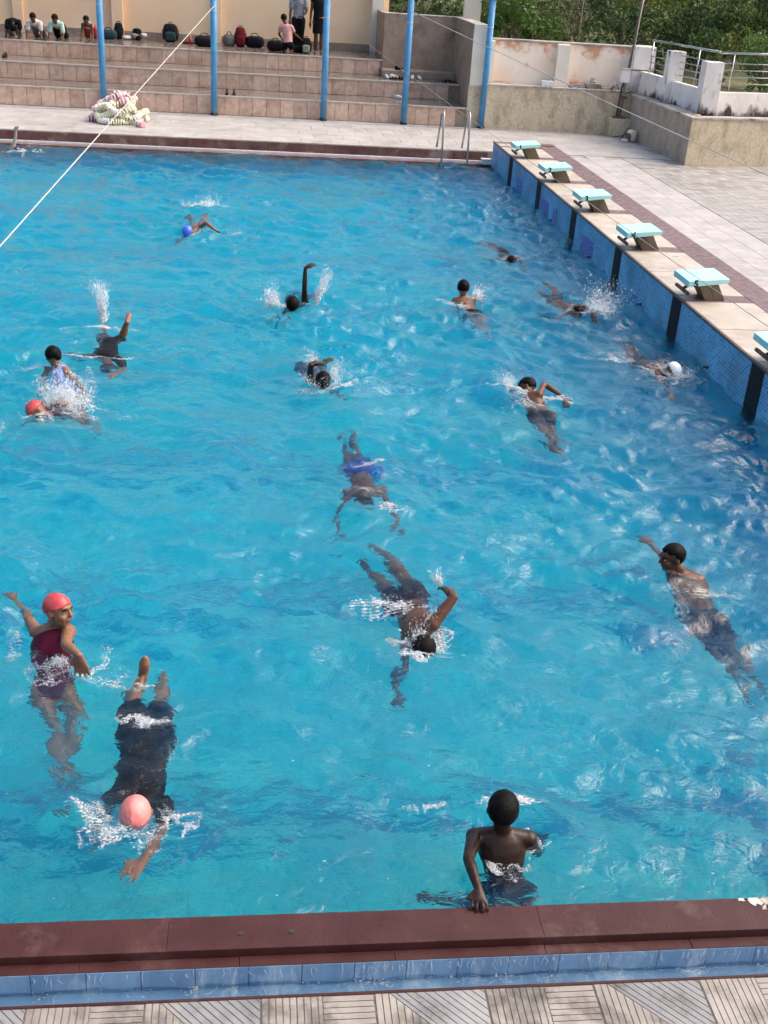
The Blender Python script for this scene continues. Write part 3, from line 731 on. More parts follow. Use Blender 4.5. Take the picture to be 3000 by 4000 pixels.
# blue posts
POSTS = [(-8.02, 'first blue post from the left, beside the float pile', .0), (-5.615, 'blue post holding the thick rope, second from left', 0), (-3.177, 'third blue post, beside the standing people', 0), (-1.347, 'blue post in front of the shoes by the partition', 0), (.457, 'rightmost blue post, next to the pink wall', 0)]
for x, lab, _ in POSTS:
    p = empty('blue_post', (x, 23.2, ZD), lab, 'post', 'blue posts in front of the grandstand')
    MB().tube([(x, 23.2, ZD), (x, 23.2, 3.0)], .07, 16).build('shaft', BLUEP, p, True)
    MB().tube([(x, 23.2, ZD - .01), (x, 23.2, ZD + .045), (x, 23.2, ZD + .055)], [.085, .085, .073], 14).build('base_shoe', RUBBER, p, True)
    MB().box(x - .11, x + .11, 23.09, 23.31, 2.93, 3.02, ch=.01).build('head_bracket', RUSTY, p)
    MB().tube([(x, 23.2, 2.33), (x, 23.2, 2.35)], .073, 14).build('rope_tie', ROPE, p, True)
o = MB().box(-12.2, .9, 23.13, 23.27, 3.022, 3.16).build('canopy_beam', RUSTY); tag(o, 'dark steel beam carried on the blue posts', 'beam')
# ================================================================== boundary walls on the right
gw_ = empty('boundary_wall', (2.2, 23.2, ZD), 'low speckled granite wall with pink painted wall above it', 'wall')
MB().box(.445, 4.30, 23.15, 23.9, ZD - .2, 1.13).build('granite_base', GRANITE, gw_)
xx = .43
while xx < 3.80:
    l = min(.62, 3.84 - xx)
    MB().box(xx + .001, xx + l - .001, 23.135, 23.60, 1.13, 1.17, ch=.004).build('ledge_slab', COPEW, gw_)
    xx += .62
MB().box(.66, 3.86, 23.60, 23.80, 1.13, 2.06).build('pink_panel', PINKW, gw_)
MB().box(.42, 3.90, 23.575, 23.83, 2.06, 2.10, ch=.008).build('wall_cap', COPEW, gw_)
MB().box(2.10, 2.385, 23.40, 23.5995, 1.17, 2.058, ch=.008).build('white_pilaster', CREAMP, gw_)
MB().box(.44, .655, 23.46, 23.80, 1.17, 2.058, ch=.008).build('white_pilaster', CREAMP, gw_)
MB().box(3.87, 4.36, 23.32, 23.78, 1.13, 2.12, ch=.012).build('stained_pier', DIRTYW, gw_)
MB().box(3.845, 4.38, 23.31, 23.80, 1.60, 1.63, ch=.006).build('pier_crack_band', mat('black_mould', (.05, .045, .04), (.2, .18, .16), 12, 1, .9), gw_)
ped = MB().box(3.36, 3.83, 22.78, 23.148, ZD - .013, .60, ch=.006).build('granite_pedestal', GRANITE)
tag(ped, 'small granite pedestal under the leaning pipe in the corner', 'pedestal')

pl = empty('raised_planter', (4.6, 20, ZD), 'raised granite planter with whitewashed parapet and steel railing', 'planter')
A0, A1, A2 = (3.835, 22.95), (3.93, 19.25), (7.4, 19.93)
# angled side face and front face as thick walls
MB().prism([A0, (4.30, 23.0), (4.36, 19.7), A1], ZD - .2, 1.09).build('side_face', GRANITE_SHADE, pl)
MB().prism([(A1[0] + .0015, A1[1] + .001), (4.36, 19.72), (7.4, 20.4), A2], ZD - .2, 1.089).build('front_face', GRANITE, pl)
MB().prism([(3.815, 22.95), (4.20, 22.95), (4.28, 19.72), (3.91, 19.23)], 1.09, 1.128).build('ledge', COPEW, pl)
MB().prism([(3.912, 19.228), (4.29, 19.60), (7.4, 20.25), (7.4, 19.90)], 1.0895, 1.126).build('ledge', COPEW, pl)
def wall_seg(name, a, b, t, z0, z1, m, parent, off=0.0):
    a = Vector((*a, 0)); b = Vector((*b, 0)); d = (b - a).normalized(); n = Vector((-d.y, d.x, 0)) * t / 2
    return MB().prism([tuple((a - n).xy), tuple((b - n).xy), tuple((b + n).xy), tuple((a + n).xy)], z0, z1).build(name, m, parent)
P0, P1_, P2_, P3_ = (4.10, 23.3), (4.28, 21.75), (4.46, 20.0), (7.4, 20.63)
wall_seg('parapet', P0, (4.265, 21.89), .14, 1.10, 1.60, DIRTYW, pl)
wall_seg('parapet', (4.295, 21.60), (4.44, 20.17), .14, 1.10, 1.575, DIRTYW, pl)
wall_seg('parapet', (4.64, 20.04), P3_, .14, 1.10, 1.55, DIRTYW, pl)
MB().box(4.11, 4.45, 21.60, 21.89, 1.12, 2.17, ch=.012).build('pillar', DIRTYW, pl)
MB().box(4.27, 4.64, 19.86, 20.17, 1.12, 2.12, ch=.012).build('pillar', DIRTYW, pl)
MB().prism([(4.3, 23.6), (4.4, 20.15), (9, 21.1), (9, 23.6)], ZD - .2, 1.2).build('soil_fill', SOIL, pl)
def rail(parent, a, b, zs, zt, posts):
    a = Vector(a); b = Vector(b)
    MB().tube([(a.x, a.y, zt), (b.x, b.y, zt)], .024, 10).build('handrail', STEEL, parent, True)
    for z in zs: MB().tube([(a.x, a.y, z), (b.x, b.y, z)], .010, 8).build('rail_bar', STEEL, parent, True)
    for t in posts:
        p = a.lerp(b, t); MB().tube([(p.x, p.y, 1.45), (p.x, p.y, zt)], .017, 8).build('rail_post', STEEL, parent, True)
rail(pl, (4.10, 22.9), (4.62, 20.14), (1.70, 1.83, 1.96, 2.09), 2.29, (.02, .72))
rail(pl, (4.62, 20.14), (7.4, 20.74), (1.70, 1.83, 1.96, 2.09), 2.285, (.12, .55, .95))

# leaning pipe with meter box
pp = empty('service_pole', (3.60, 22.92, .60), 'tall rusty service pipe with a meter box in the wall corner', 'pole')
MB().tube([(3.585, 22.93, .60), (3.62, 22.92, 1.35), (3.70, 22.95, 2.2), (3.78, 22.97, 3.6)], [.034, .034, .03, .03], 10).build('main_pipe', GALV, pp, True)
MB().tube([(3.52, 22.93, .60), (3.55, 22.93, 1.25), (3.60, 22.96, 1.40)], .024, 8).build('side_pipe', RUSTY, pp, True)
MB().tube([(3.655, 22.89, 1.45), (3.67, 22.89, 2.0), (3.74, 22.91, 3.5)], .010, 6).build('cable', WIRE, pp, True)
MB().box(3.45, 3.74, 22.86, 23.02, .601, .64, ch=.006).build('foot_plate', RUSTY, pp)
MB().box(3.55, 3.69, 22.875, 22.965, 1.02, 1.10, ch=.006).build('clamp', RUSTY, pp)
bx_ = MB().box(3.46, 3.66, 22.78, 22.90, 1.38, 1.66, ch=.01).build('meter_box', DIRTYW, pp)
MB().box(3.44, 3.68, 22.77, 22.905, 1.6605, 1.675, ch=.003).build('box_lid', COPEW, bx_)
# starting blocks -------------------------------------------------------------
def number_mesh(ch):
    cu = bpy.data.curves.new('number', 'FONT'); cu.body = ch; cu.size = .105; cu.align_x = 'CENTER'; cu.align_y = 'CENTER'; cu.extrude = .0012; cu.offset = .005
    o = bpy.data.objects.new('number', cu); COL.objects.link(o)
    dg = bpy.context.evaluated_depsgraph_get()
    me = bpy.data.meshes.new_from_object(o.evaluated_get(dg)); me.name = 'number'
    bpy.data.objects.remove(o); bpy.data.curves.remove(cu)
    me.materials.clear(); me.materials.append(INK)
    return me
ORD = {1: 'farthest starting block, numbered 1', 2: 'starting block numbered 2, second from the far end', 3: 'starting block numbered 3 in the middle of the row', 4: 'starting block numbered 4, between 3 and 5', 5: 'nearest whole starting block, numbered 5', 6: 'starting block cut off by the right edge of the picture'}
m_pl = m_sp = None
for k in range(6):
    num = 6 - k
    y = 8.44 + 2.3 * (k - 1)
    b = empty('starting_block', (.25, y, ZP), 'mint topped ' + ORD[num], 'starting block', 'starting blocks along the right side')
    if m_pl is None:
        pm = MB()
        # wedge plate, thick lip at the water end
        xs = ((-.25, .700, .632), (.21, .738, .690))
        r = .006
        pts = []
        (xa, za, ba), (xb, zb, bb_) = xs
        pm.hexa([(xa, -.245, ba - ZP), (xb, -.245, bb_ - ZP), (xb, .245, bb_ - ZP), (xa, .245, ba - ZP)], [(xa, -.245, za - ZP), (xb, -.245, zb - ZP), (xb, .245, zb - ZP), (xa, .245, za - ZP)])
        m_pl = pm.mesh('plate', MINT)
        bm = bmesh.new(); bm.from_mesh(m_pl); bmesh.ops.bevel(bm, geom=bm.edges[:], offset=.0035, segments=1, affect='EDGES'); bm.to_mesh(m_pl); bm.free()
        sa = MB().hexa([(.02, -.125, 0), (.135, -.125, 0), (.135, .125, 0), (.02, .125, 0)], [(-.085, -.125, .172), (.022, -.125, .185), (.022, .125, .185), (-.085, .125, .172)]).mesh('support_board', WOODB)
        sb = MB().hexa([(.141, -.12, 0), (.25, -.12, 0), (.25, .12, 0), (.141, .12, 0)], [(.028, -.12, .185), (.135, -.12, .2), (.135, .12, .2), (.028, .12, .185)]).mesh('support_board', WOODB)
        hb = MB().tube([(-.215, -.19, .085), (-.215, .19, .085)], .021, 12, round_=True).mesh('hand_bar', RUSTY, True)
        st = MB().tube([(-.215, 0, .085), (-.10, 0, .172)], .017, 10).mesh('bar_stem', RUSTY, True)
    for nm, me_ in (('plate', m_pl), ('support_board', sa), ('support_board', sb), ('hand_bar', hb), ('bar_stem', st)):
        place(nm, me_, b, (.25, y, ZP))
    if num < 6 or True:
        o = place('number', number_mesh(str(num)), b, (.25 - .165, y - .2468, .672), rot=(math.pi / 2, 0, 0))

# ================================================================== trees and slope behind
ter = MB()
gx_ = np.linspace(-30, 90, 60); gy_ = np.linspace(23.95, 160, 60)
v_ = []
for y in gy_:
    for x in gx_:
        t = max(0, y - 26)
        z = .1 + (.9 if x > .8 else 0) * min(1, (y - 23.9) / 2) + .018 * t + .0006 * t * t + .4 * math.sin(.21 * x + .13 * y) * min(1, t / 10) + .25 * math.sin(.5 * x - .3 * y) * min(1, t / 10)
        if -13 < x < .9 and y < 29: z = -.5
        v_.append((x, y, z))
f_ = []
for j in range(59):
    for i in range(59):
        a = j * 60 + i; f_.append((a, a + 1, a + 61, a + 60))
ter.add(v_, f_)
o = ter.build('hillside', EARTH, None, True); tag(o, kind='structure')
LEAF = [mat('dark_green_leaf', (.028, .066, .013), (.05, .10, .02), 2.2, 1, .5, transl=.3, spec=.3), mat('mid_green_leaf', (.062, .13, .024), (.10, .18, .036), 2.0, 1, .5, transl=.35, spec=.3), mat('lit_yellow_green_leaf', (.15, .20, .036), (.20, .235, .055), 1.8, 1, .5, transl=.4, spec=.3), mat('olive_leaf', (.07, .105, .025), (.105, .14, .038), 2.4, 1, .55, transl=.35, spec=.3)]  # yellow light on the foliage is mixed into the yellow-green leaf colour
BARK = mat('grey_brown_bark', (.13, .10, .075), (.20, .165, .13), 9, 1, .9, .4, 40)
def leaves(mb, centre, rad, n, size, r_):
    cs = np.asarray(centre)
    for _ in range(n):
        d = r_.normal(size=3); d /= np.linalg.norm(d)
        p = cs + d * np.array(rad) * r_.uniform(.35, 1.0) ** .6
        nrm = Vector(r_.normal(size=3) + np.array([0, -.3, .8])).normalized()
        a = nrm.cross(Vector(r_.normal(size=3))).normalized(); b = nrm.cross(a)
        s = size * r_.uniform(.6, 1.35)
        P = Vector(p)
        mb.add([P - a * s * .5, P + b * s * .24 + nrm * s * .05, P + a * s * .55, P - b * s * .24 + nrm * s * .05], [(0, 1, 2, 3)])
def tree(name, label, x, y, z0, h, r, li, n=2600, size=.11, trunk=.06, group='trees and bushes beyond the wall', cat='tree', clumps=14, low=.25, bare=False):
    r_ = np.random.default_rng(int(abs(x * 131 + y * 37)) + 5)
    t = empty(name, (x, y, z0), label, cat, group)
    tm = MB(); cm = MB()
    top = Vector((x + r_.normal() * .1 * h, y + r_.normal() * .08 * h, z0 + h * .72))
    base = Vector((x, y, z0 - .2))
    mid = base.lerp(top, .5) + Vector((r_.normal() * .06 * h, r_.normal() * .06 * h, 0))
    tm.tube([base, mid, top], [trunk, trunk * .7, trunk * .3], 7)
    for k in range(clumps):
        a = r_.uniform(0, 6.283); q = r_.uniform(.3, 1.0)
        zc = z0 + h * (low + (1 - low) * r_.random() ** .8)
        fr = 1 - .55 * abs((zc - z0) / h - .55)
        c = (x + math.cos(a) * r * q * fr, y + math.sin(a) * r * q * fr, zc)
        st = base.lerp(top, min(.95, max(.15, ((zc - z0) / h) * .8)))
        m2 = st.lerp(Vector(c), .55) + Vector((0, 0, .06 * h))
        tm.tube([st, m2, c], [trunk * .42, trunk * .28, trunk * .1], 5)
        if not bare or r_.random() < .35:
            cr = r * r_.uniform(.28, .48)
            leaves(cm, c, (cr, cr, cr * .75), int(n / clumps * (1 if not bare else .5)), size, r_)
    tm.build('trunk', BARK, t, True)
    if cm.v: cm.build('crown', LEAF[li], t)
TREES = [
 ('broadleaf_tree', 'dark broadleaf tree filling the gap behind the stone partition', -.6, 29.6, 0, 4.2, 1.5, 0, 3200, .16),
 ('broadleaf_tree', 'glossy mid green tree just right of the rightmost blue post', 1.6, 26.6, .6, 3.2, 1.25, 1, 3000, .15),
 ('slender_tree', 'bare pale branched sapling above the middle of the pink wall', 3.1, 26.2, .8, 3.0, .7, 3, 700, .08),
 ('bush', 'olive bush behind the left part of the pink wall', 2.2, 28.8, .9, 2.3, 1.3, 3, 2600, .12),
 ('bush', 'dark bush behind the leaning service pipe', 4.6, 26.6, .9, 2.6, 1.1, 0, 2600, .13),
 ('bush', 'yellow green bush standing right of the service pipe', 5.7, 28.8, 1.0, 2.7, 1.3, 2, 2600, .12),
 ('bush', 'dark leafy bush behind the first whitewashed pillar', 6.3, 25.6, 1.0, 2.3, 1.1, 0, 3000, .12),
 ('broadleaf_tree', 'dense dark tree at the right edge behind the railing', 8.6, 26.2, 1.0, 3.6, 1.5, 0, 4200, .13),
 ('bush', 'yellow lit bush above the railing corner', 8.1, 29.4, 1.1, 2.9, 1.4, 2, 3000, .12),
 ('bush', 'low green shrub crowding the railing on the planter', 6.6, 22.4, 1.15, 1.25, .75, 1, 2200, .08),
 ('bush', 'low dark shrub in the planter at the picture edge', 7.7, 23.0, 1.15, 1.5, .85, 0, 2400, .08),
 ('broadleaf_tree', 'tall mid green tree on the slope at top right', 12.5, 34, 1.3, 4.2, 2.1, 1, 3600, .18),
 ('bush', 'pale olive thicket on the slope left of the clearing', 6.0, 36, 1.4, 3.0, 2.4, 3, 3200, .18),
 ('broadleaf_tree', 'dark tree far up the slope behind the service pipe', 3.0, 37, 1.3, 3.6, 2.2, 0, 3200, .2),
 ('bush', 'mid green thicket at the foot of the slope', 9.6, 31.5, 1.2, 2.2, 1.6, 1, 2800, .15),
 ('bush', 'yellowish scrub beside the sunlit clearing', 12.2, 44, 2.0, 3.0, 2.4, 2, 2600, .24),
 ('broadleaf_tree', 'far dark tree at the extreme right of the slope', 18.5, 42, 1.8, 5.0, 2.8, 0, 3400, .24),
]
for (nm, lab, x, y, z0, h, r, li, n, sz) in TREES:
    tree(nm, lab, x, y, z0, h, r, li, n, sz, trunk=.05 if nm != 'slender_tree' else .03, cat='tree' if 'tree' in nm else 'bush', bare=(nm == 'slender_tree'), low=.12 if nm == 'bush' else .22, clumps=18)
# far thicket and weeds along the slope: one mass
wd = MB(); r_ = np.random.default_rng(3)
for _ in range(170):
    y = r_.uniform(31, 75); x = r_.uniform(-6, 12 + (y - 30) * .55)
    t = y - 26
    z = .1 + .9 + .018 * t + .0006 * t * t
    cr = r_.uniform(.5, 1.5)
    if abs(x - 15.5) < 2.0 and y > 46: continue
    leaves(wd, (x, y, z + cr * .4), (cr * 1.2, cr, cr * .8), 190, .24, r_)
o = wd.build('thicket', LEAF[3]); tag(o, 'undergrowth covering the slope behind the trees', 'undergrowth', kind='stuff')

# ================================================================== people
def skin_mat(name, c, rough=.36):
    m = mat(name, c, tuple(min(1, q * 1.25) for q in c), 14, .8, rough, .12, 90, spec=.32, rvar=.12)
    b = m.node_tree.nodes['Principled BSDF']
    b.inputs['Subsurface Weight'].default_value = .0
    return m
SK = {'dark': skin_mat('dark_brown_skin', (.023, .0092, .0048)), 'brown': skin_mat('brown_skin', (.098, .040, .021)), 'tan': skin_mat('tan_skin', (.215, .10, .056)), 'fair': skin_mat('light_tan_skin', (.74, .50, .37))}
def cloth(name, c, rough=.7): return mat(name, c, tuple(q * .65 for q in c), 11, 1, rough, .25, 60, spec=.10)
HAIR = mat('wet_black_hair', (.004, .0035, .0035), (.008, .007, .0065), 60, 1, .45, .5, 90, stretch=(1, 1, .3), spec=.07)
EYEW = mat('eye_white', (.72, .70, .66), rough=.2)
EYED = mat('dark_iris', (.012, .008, .006), rough=.15)
LIP = mat('lips', (.22, .06, .05), rough=.4)
MOUTH = mat('open_mouth', (.05, .012, .012), rough=.5)

def person(name, label, H, J, skin, wear, head, voxel=.009, group=None, fingers=True, cat='person', hands=True):
    J = {k: Vector(v) for k, v in J.items()}
    k = H / 1.3
    pv = J['pv']; ch = (J['sl'] + J['sr']) / 2
    root = empty(name, tuple(pv), label, cat, group)
    sd = (ch - pv).normalized()
    def orth(v):
        v = v - sd * v.dot(sd)
        return v.normalized()
    ls = orth(J['sl'] - J['sr']); lh = orth(J['hl'] - J['hr'])
    if ls.dot(lh) < -.2: lh = ls
    def torso(mb, off=0.0, t0=-.2, t1=1.12):
        prof = [(-.20, .058, .046), (-.10, .092, .066), (.0, .108, .076), (.15, .106, .073), (.35, .096, .065), (.6, .106, .069), (.82, .122, .075), (.97, .118, .068), (1.06, .085, .055), (1.12, .055, .047)]
        rings = []
        for t, a, b in prof:
            if t < t0 - 1e-6 or t > t1 + 1e-6: continue
            l = lh.lerp(ls, max(0, min(1, t))).normalized()
            d = sd.cross(l).normalized()
            rings.append((pv + (ch - pv) * t, l, d, (a + off) * k, (b + off) * k))
        mb.loft(rings, 18)
    def limb(mb, pts, rad, off=0.0):
        mb.tube(pts, [(r + off) * k for r in rad], 12, round_=True)
    def arm(mb, s, off=0.0, part=None):
        a, b, c = J['s' + s], J['e' + s], J['w' + s]
        if part is not None:
            limb(mb, [a, a.lerp(b, .5 * part), a.lerp(b, part)], [.043, .040, .040], off); return
        limb(mb, [a, a.lerp(b, .45), b, b.lerp(c, .3), c], [.041, .036, .0285, .030, .0195], off)
    def leg(mb, s, off=0.0, part=None):
        a, b, c = J['h' + s], J['k' + s], J['a' + s]
        if part is not None:
            if part <= 1: limb(mb, [a, a.lerp(b, .5 * part), a.lerp(b, part)], [.068, .066, .062], off)
            else: limb(mb, [a, a.lerp(b, .5), b, b.lerp(c, part - 1)], [.068, .064, .05, .046], off)
            return
        limb(mb, [a, a.lerp(b, .4), b, b.lerp(c, .3), b.lerp(c, .65), c], [.068, .060, .043, .046, .037, .026], off)
    def foot(mb, s):
        c, b, f = J['a' + s], J['k' + s], J['f' + s]
        d = (f - c).normalized()
        mb.tube([c - d * .03 * k, c.lerp(f, .35), c.lerp(f, .75), f], [.028 * k, .031 * k, .033 * k, .018 * k], 10, round_=True)
    def hand(mb, s):
        w, e, t = J['w' + s], J['e' + s], J['t' + s]
        d = (t - w); L = d.length; d = d.normalized()
        fa = (w - e).normalized()
        n = d.cross(fa)
        # palm plane: keep it roughly level unless the wrist bends
        side = d.cross(Vector((0, 0, 1)))
        side = side.normalized() if side.length > .2 else Vector((1, 0, 0))
        nn = side.cross(d).normalized()
        mb.loft([(w - d * .01, side, nn, .021 * k, .015 * k), (w + d * L * .18, side, nn, .029 * k, .016 * k), (w + d * L * .42, side, nn, .037 * k, .0145 * k), (w + d * L * .52, side, nn, .036 * k, .011 * k)], 12)
        if fingers:
            for q, (o_, fl) in enumerate(((-.030, .40), (-.0105, .48), (.0105, .46), (.030, .36))):
                b0_ = w + d * L * .48 + side * o_ * k
                m1 = b0_ + d * L * fl * .55 + side * o_ * .25 - nn * .004 * k
                m2 = b0_ + d * L * fl + side * o_ * .35 - nn * .016 * k
                mb.tube([b0_, m1, m2], [.0095 * k, .0088 * k, .007 * k], 7, round_=True)
            sg = 1 if s == 'l' else -1
            b0_ = w + d * L * .12 + side * .022 * sg * k
            mb.tube([b0_, b0_ + d * L * .16 + side * .022 * sg * k, b0_ + d * L * .34 + side * .032 * sg * k], [.012 * k, .010 * k, .0075 * k], 7, round_=True)
        else:
            mb.tube([w + d * L * .45, t], [.026 * k, .014 * k], 8, round_=True)
    body = MB()
    torso(body)
    for s in 'lr':
        arm(body, s); leg(body, s); foot(body, s); hand(body, s)
        body.ell(J['s' + s], Vector((.047, 0, 0)) * k, Vector((0, .047, 0)) * k, Vector((0, 0, .045)) * k, 10, 7)
        body.tube([ch + sd * .015, J['s' + s]], [.05 * k, .042 * k], 10, round_=True)
    # head
    hs = .93 * (H / 1.3) ** .5
    c = J['hd']; u = Vector(head['up']).normalized(); f = Vector(head['face']); f = (f - u * f.dot(u)).normalized(); r = f.cross(u).normalized()
    def hp(x, y, z): return c + (r * x + f * y + u * z) * hs
    def hv(x, y, z): return (r * x + f * y + u * z) * hs
    def hell(mb, ctr, rad, nu=16, nv=12): mb.ell(hp(*ctr), hv(rad[0], 0, 0), hv(0, rad[1], 0), hv(0, 0, rad[2]), nu, nv)
    body.tube([ch + sd * .02, ch.lerp(c, .5), c - u * .03 * hs], [.046 * k, .043 * k, .046 * k], 12)
    hell(body, (0, -.010, .022), (.073, .088, .080))
    hell(body, (0, .016, -.030), (.058, .068, .078))
    hell(body, (0, .052, -.082), (.026, .026, .024), 10, 8)
    hell(body, (0, .066, .030), (.048, .026, .020), 10, 8)
    for sx in (-1, 1):
        hell(body, (sx * .036, .056, -.028), (.024, .026, .024), 10, 8)
        hell(body, (sx * .074, -.008, -.010), (.010, .020, .030), 8, 8)
    body.tube([hp(0, .080, .018), hp(0, .094, -.008), hp(0, .100, -.022)], [.008 * hs, .010 * hs, .013 * hs], 8, round_=True)
    remesh(body, 'body', SK[skin], voxel, root, tuple(pv), 4 if voxel < .012 else 2, .45)
    # clothing
    for kind, m, *opt in wear:
        off = .008
        g = MB()
        if kind == 'trunks':
            torso(g, off, -.2, .16)
            for s in 'lr': leg(g, s, .010, opt[0] if opt else .55)
        elif kind == 'suit':
            torso(g, off, -.2, .97)
            for s in 'lr':
                if opt: leg(g, s, .009, opt[0])
                else: g.ell(J['h' + s] - sd * .01, Vector((.07, 0, 0)) * k, Vector((0, .07, 0)) * k, Vector((0, 0, .06)) * k, 12, 8)
        elif kind == 'shirt':
            torso(g, off + .004, .0, 1.06)
            for s in 'lr': arm(g, s, .014, opt[0] if opt else .6)
            for s in 'lr': g.tube([ch + sd * .015, J['s' + s]], [.058 * k, .054 * k], 10, round_=True)
        elif kind == 'pants':
            torso(g, off, -.2, .16)
            for s in 'lr': leg(g, s, .014, opt[0] if opt else 1.9)
        elif kind == 'dress':
            torso(g, off + .01, .0, 1.06)
            for s in 'lr': g.tube([ch + sd * .015, J['s' + s]], [.06 * k, .055 * k], 10, round_=True)
            l = lh; d = sd.cross(l).normalized(); dn = ((J['kl'] + J['kr']) / 2 - pv).normalized()
            g.loft([(pv + sd * .08, l, d, .11 * k, .085 * k), (pv, l, d, .125 * k, .095 * k), (pv + dn * .26 * k, l, d, .135 * k, .105 * k)], 16)
        nm = {'trunks': 'swim_trunks', 'suit': 'swimsuit', 'shirt': 'shirt', 'pants': 'trousers', 'dress': 'dress'}[kind]
        remesh(g, nm, m, max(voxel, .009), root, tuple(pv), 3, .5)
    # hair or cap
    nu, nv = 30, 20
    hm = MB(); pts = []; keep = []
    kind, cmat = head['cover']
    rr = np.random.default_rng(int(abs(c.x * 1000)) + 1)
    for i in range(nv + 1):
        ph = -math.pi / 2 + math.pi * i / nv
        for q in range(nu):
            t = 2 * math.pi * q / nu
            x, y, z = math.cos(ph) * math.cos(t), math.cos(ph) * math.sin(t), math.sin(ph)
            j = 1 + (rr.normal() * .009 if kind == 'hair' else 0)
            if kind == 'cap':
                ok = z * .93 - y * .38 > -.20 and z > -.55
                ridge = 1 + .045 * math.exp(-(x / .13) ** 2) * (1 if z > -.1 else 0) + .014 * math.sin(9 * x + 5 * y) * math.sin(6 * y + 3 * z)
                pts.append(hp(x * .0795 * ridge, -.010 + y * .0955 * ridge, .022 + z * .088 * ridge))
            else:
                ok = (not (y > .30 and z < .40 + .1 * math.sin(7 * t))) and z > -.62 + .35 * max(0, y + .3) and not (abs(x) > .80 and y > -.05 and z < -.02)
                pts.append(hp(x * .0815 * j, -.012 + y * .0975 * j, .022 + z * .0905 * j))
            keep.append(ok)
    fs = []
    for i in range(nv):
        for q in range(nu):
            a = (i * nu + q, i * nu + (q + 1) % nu, (i + 1) * nu + (q + 1) % nu, (i + 1) * nu + q)
            if sum(keep[w_] for w_ in a) >= 3: fs.append(a)
    hm.add(pts, fs)
    o = hm.build('hair' if kind == 'hair' else 'swim_cap', cmat, root, True, loc=tuple(c))
    sm = o.modifiers.new('thick', 'SOLIDIFY'); sm.thickness = .007 if kind == 'hair' else .003; sm.offset = -1
    if head.get('bun'):
        MB().ell(hp(.02, -.115, -.03), hv(.035, 0, 0), hv(0, .04, 0), hv(0, 0, .04), 12, 8).build('hair_bun', HAIR, root, True)
    if head.get('features'):
        for sx in (-1, 1):
            e = MB(); e.ell(hp(sx * .030, .0745, .004), hv(.0120, 0, 0), hv(0, .0085, 0), hv(0, 0, .0052), 12, 8)
            eo = e.build('eye', EYEW, root, True)
            MB().ell(hp(sx * .030 + .002, .0815, .004), hv(.0062, 0, 0), hv(0, .003, 0), hv(0, 0, .0055), 10, 6).build('iris', EYED, eo, True)
            MB().tube([hp(sx * .014, .0865, .022), hp(sx * .030, .0865, .028), hp(sx * .047, .072, .023)], [.0034 * hs, .0042 * hs, .002 * hs], 6).build('eyebrow', HAIR, root, True)
            MB().tube([hp(sx * .016, .0785, .011), hp(sx * .030, .082, .0135), hp(sx * .045, .071, .008)], [.0022 * hs, .0026 * hs, .0018 * hs], 6).build('eyelid', HAIR, root, True)
        op = head.get('open', 0)
        MB().ell(hp(0, .0765, -.054), hv(.021, 0, 0), hv(0, .010, 0), hv(0, 0, .007 + op), 14, 8).build('lips', LIP, root, True)
        if op: MB().ell(hp(0, .0825, -.054), hv(.013, 0, 0), hv(0, .0065, 0), hv(0, 0, .002 + op * .8), 12, 6).build('mouth', MOUTH, root, True)
    return root

BLK = cloth('black_swim_fabric', (.004, .004, .006), .5)
NAVY = cloth('navy_swim_fabric', (.006, .007, .024), .5)
ROYAL = cloth('royal_blue_swim_fabric', (.02, .045, .32), .5)
MARSUIT = cloth('maroon_swim_fabric', (.10, .008, .028), .45)
LBLUE = cloth('pale_blue_swim_fabric', (.28, .40, .86), .5)
PINKS = cloth('pink_swim_fabric', (.55, .17, .22), .5)
REDS = cloth('red_swim_fabric', (.42, .03, .035), .5)
CAPR = mat('red_cap_rubber', (.46, .045, .05), (.56, .085, .085), 10, 1, .36, .5, 22)
CAPP = mat('salmon_pink_cap_rubber', (.66, .17, .155), (.74, .26, .235), 14, 1, .40, .8, 20)
CAPB = mat('blue_cap_rubber', (.03, .10, .55), (.05, .16, .66), 10, 1, .35, .1, 30)
CAPW = mat('white_cap_rubber', (.85, .85, .86), rough=.4)
CAPN = mat('navy_cap_rubber', (.03, .025, .10), (.06, .05, .16), 10, 1, .4)
DN = (0, -.35, -1)
def swimmer(key, label, skin, wear, up_, face_, cover=('hair', HAIR), vox=.011, **kw):
    H, J = SWIM[key]
    dz = -.012 if key in ('girl', 'boyedge', 'boyright') else -.03
    J = {k_: (v[0], v[1], v[2] + dz) for k_, v in J.items()}
    if key == 'boyedge':
        c_ = [(a + b) / 2 for a, b in zip(J['sl'], J['sr'])]
        J['sl'] = tuple(m + (a - m) * 1.18 for a, m in zip(J['sl'], c_)); J['sr'] = tuple(m + (a - m) * 1.18 for a, m in zip(J['sr'], c_))
        J['hd'] = (J['hd'][0], J['hd'][1], J['hd'][2] - .028)
        J['wl'], J['tl'] = SWIM[key][1]['wl'], SWIM[key][1]['tl']
    hd = dict(up=up_, face=face_, cover=cover); hd.update(kw)
    return person('person', label, H, J, skin, wear, hd, vox, 'swimmers in the pool')
swimmer('girl', 'girl in red cap and maroon swimsuit turning her head right', 'tan', [('suit', MARSUIT)], (-.03, .22, 1), (.86, -.52, -.02), ('cap', CAPR), .0072, features=True, open=.006)
swimmer('pinkcap', 'swimmer in salmon pink cap and black suit, face down', 'tan', [('suit', BLK, .75), ('shirt', BLK, .55)], (-.12, -1, .42), (0, -.35, -1), ('cap', CAPP), .0075)
swimmer('bluetrunks', 'boy in blue trunks gliding under water with arms spread wide', 'brown', [('trunks', ROYAL)], (.02, -1, .08), DN)
swimmer('navytrunks', 'freestyle boy in navy trunks, bent arm lifted over foam', 'brown', [('trunks', NAVY, .45)], (.15, -1, .05), (-.2, -.2, -1), vox=.0075)
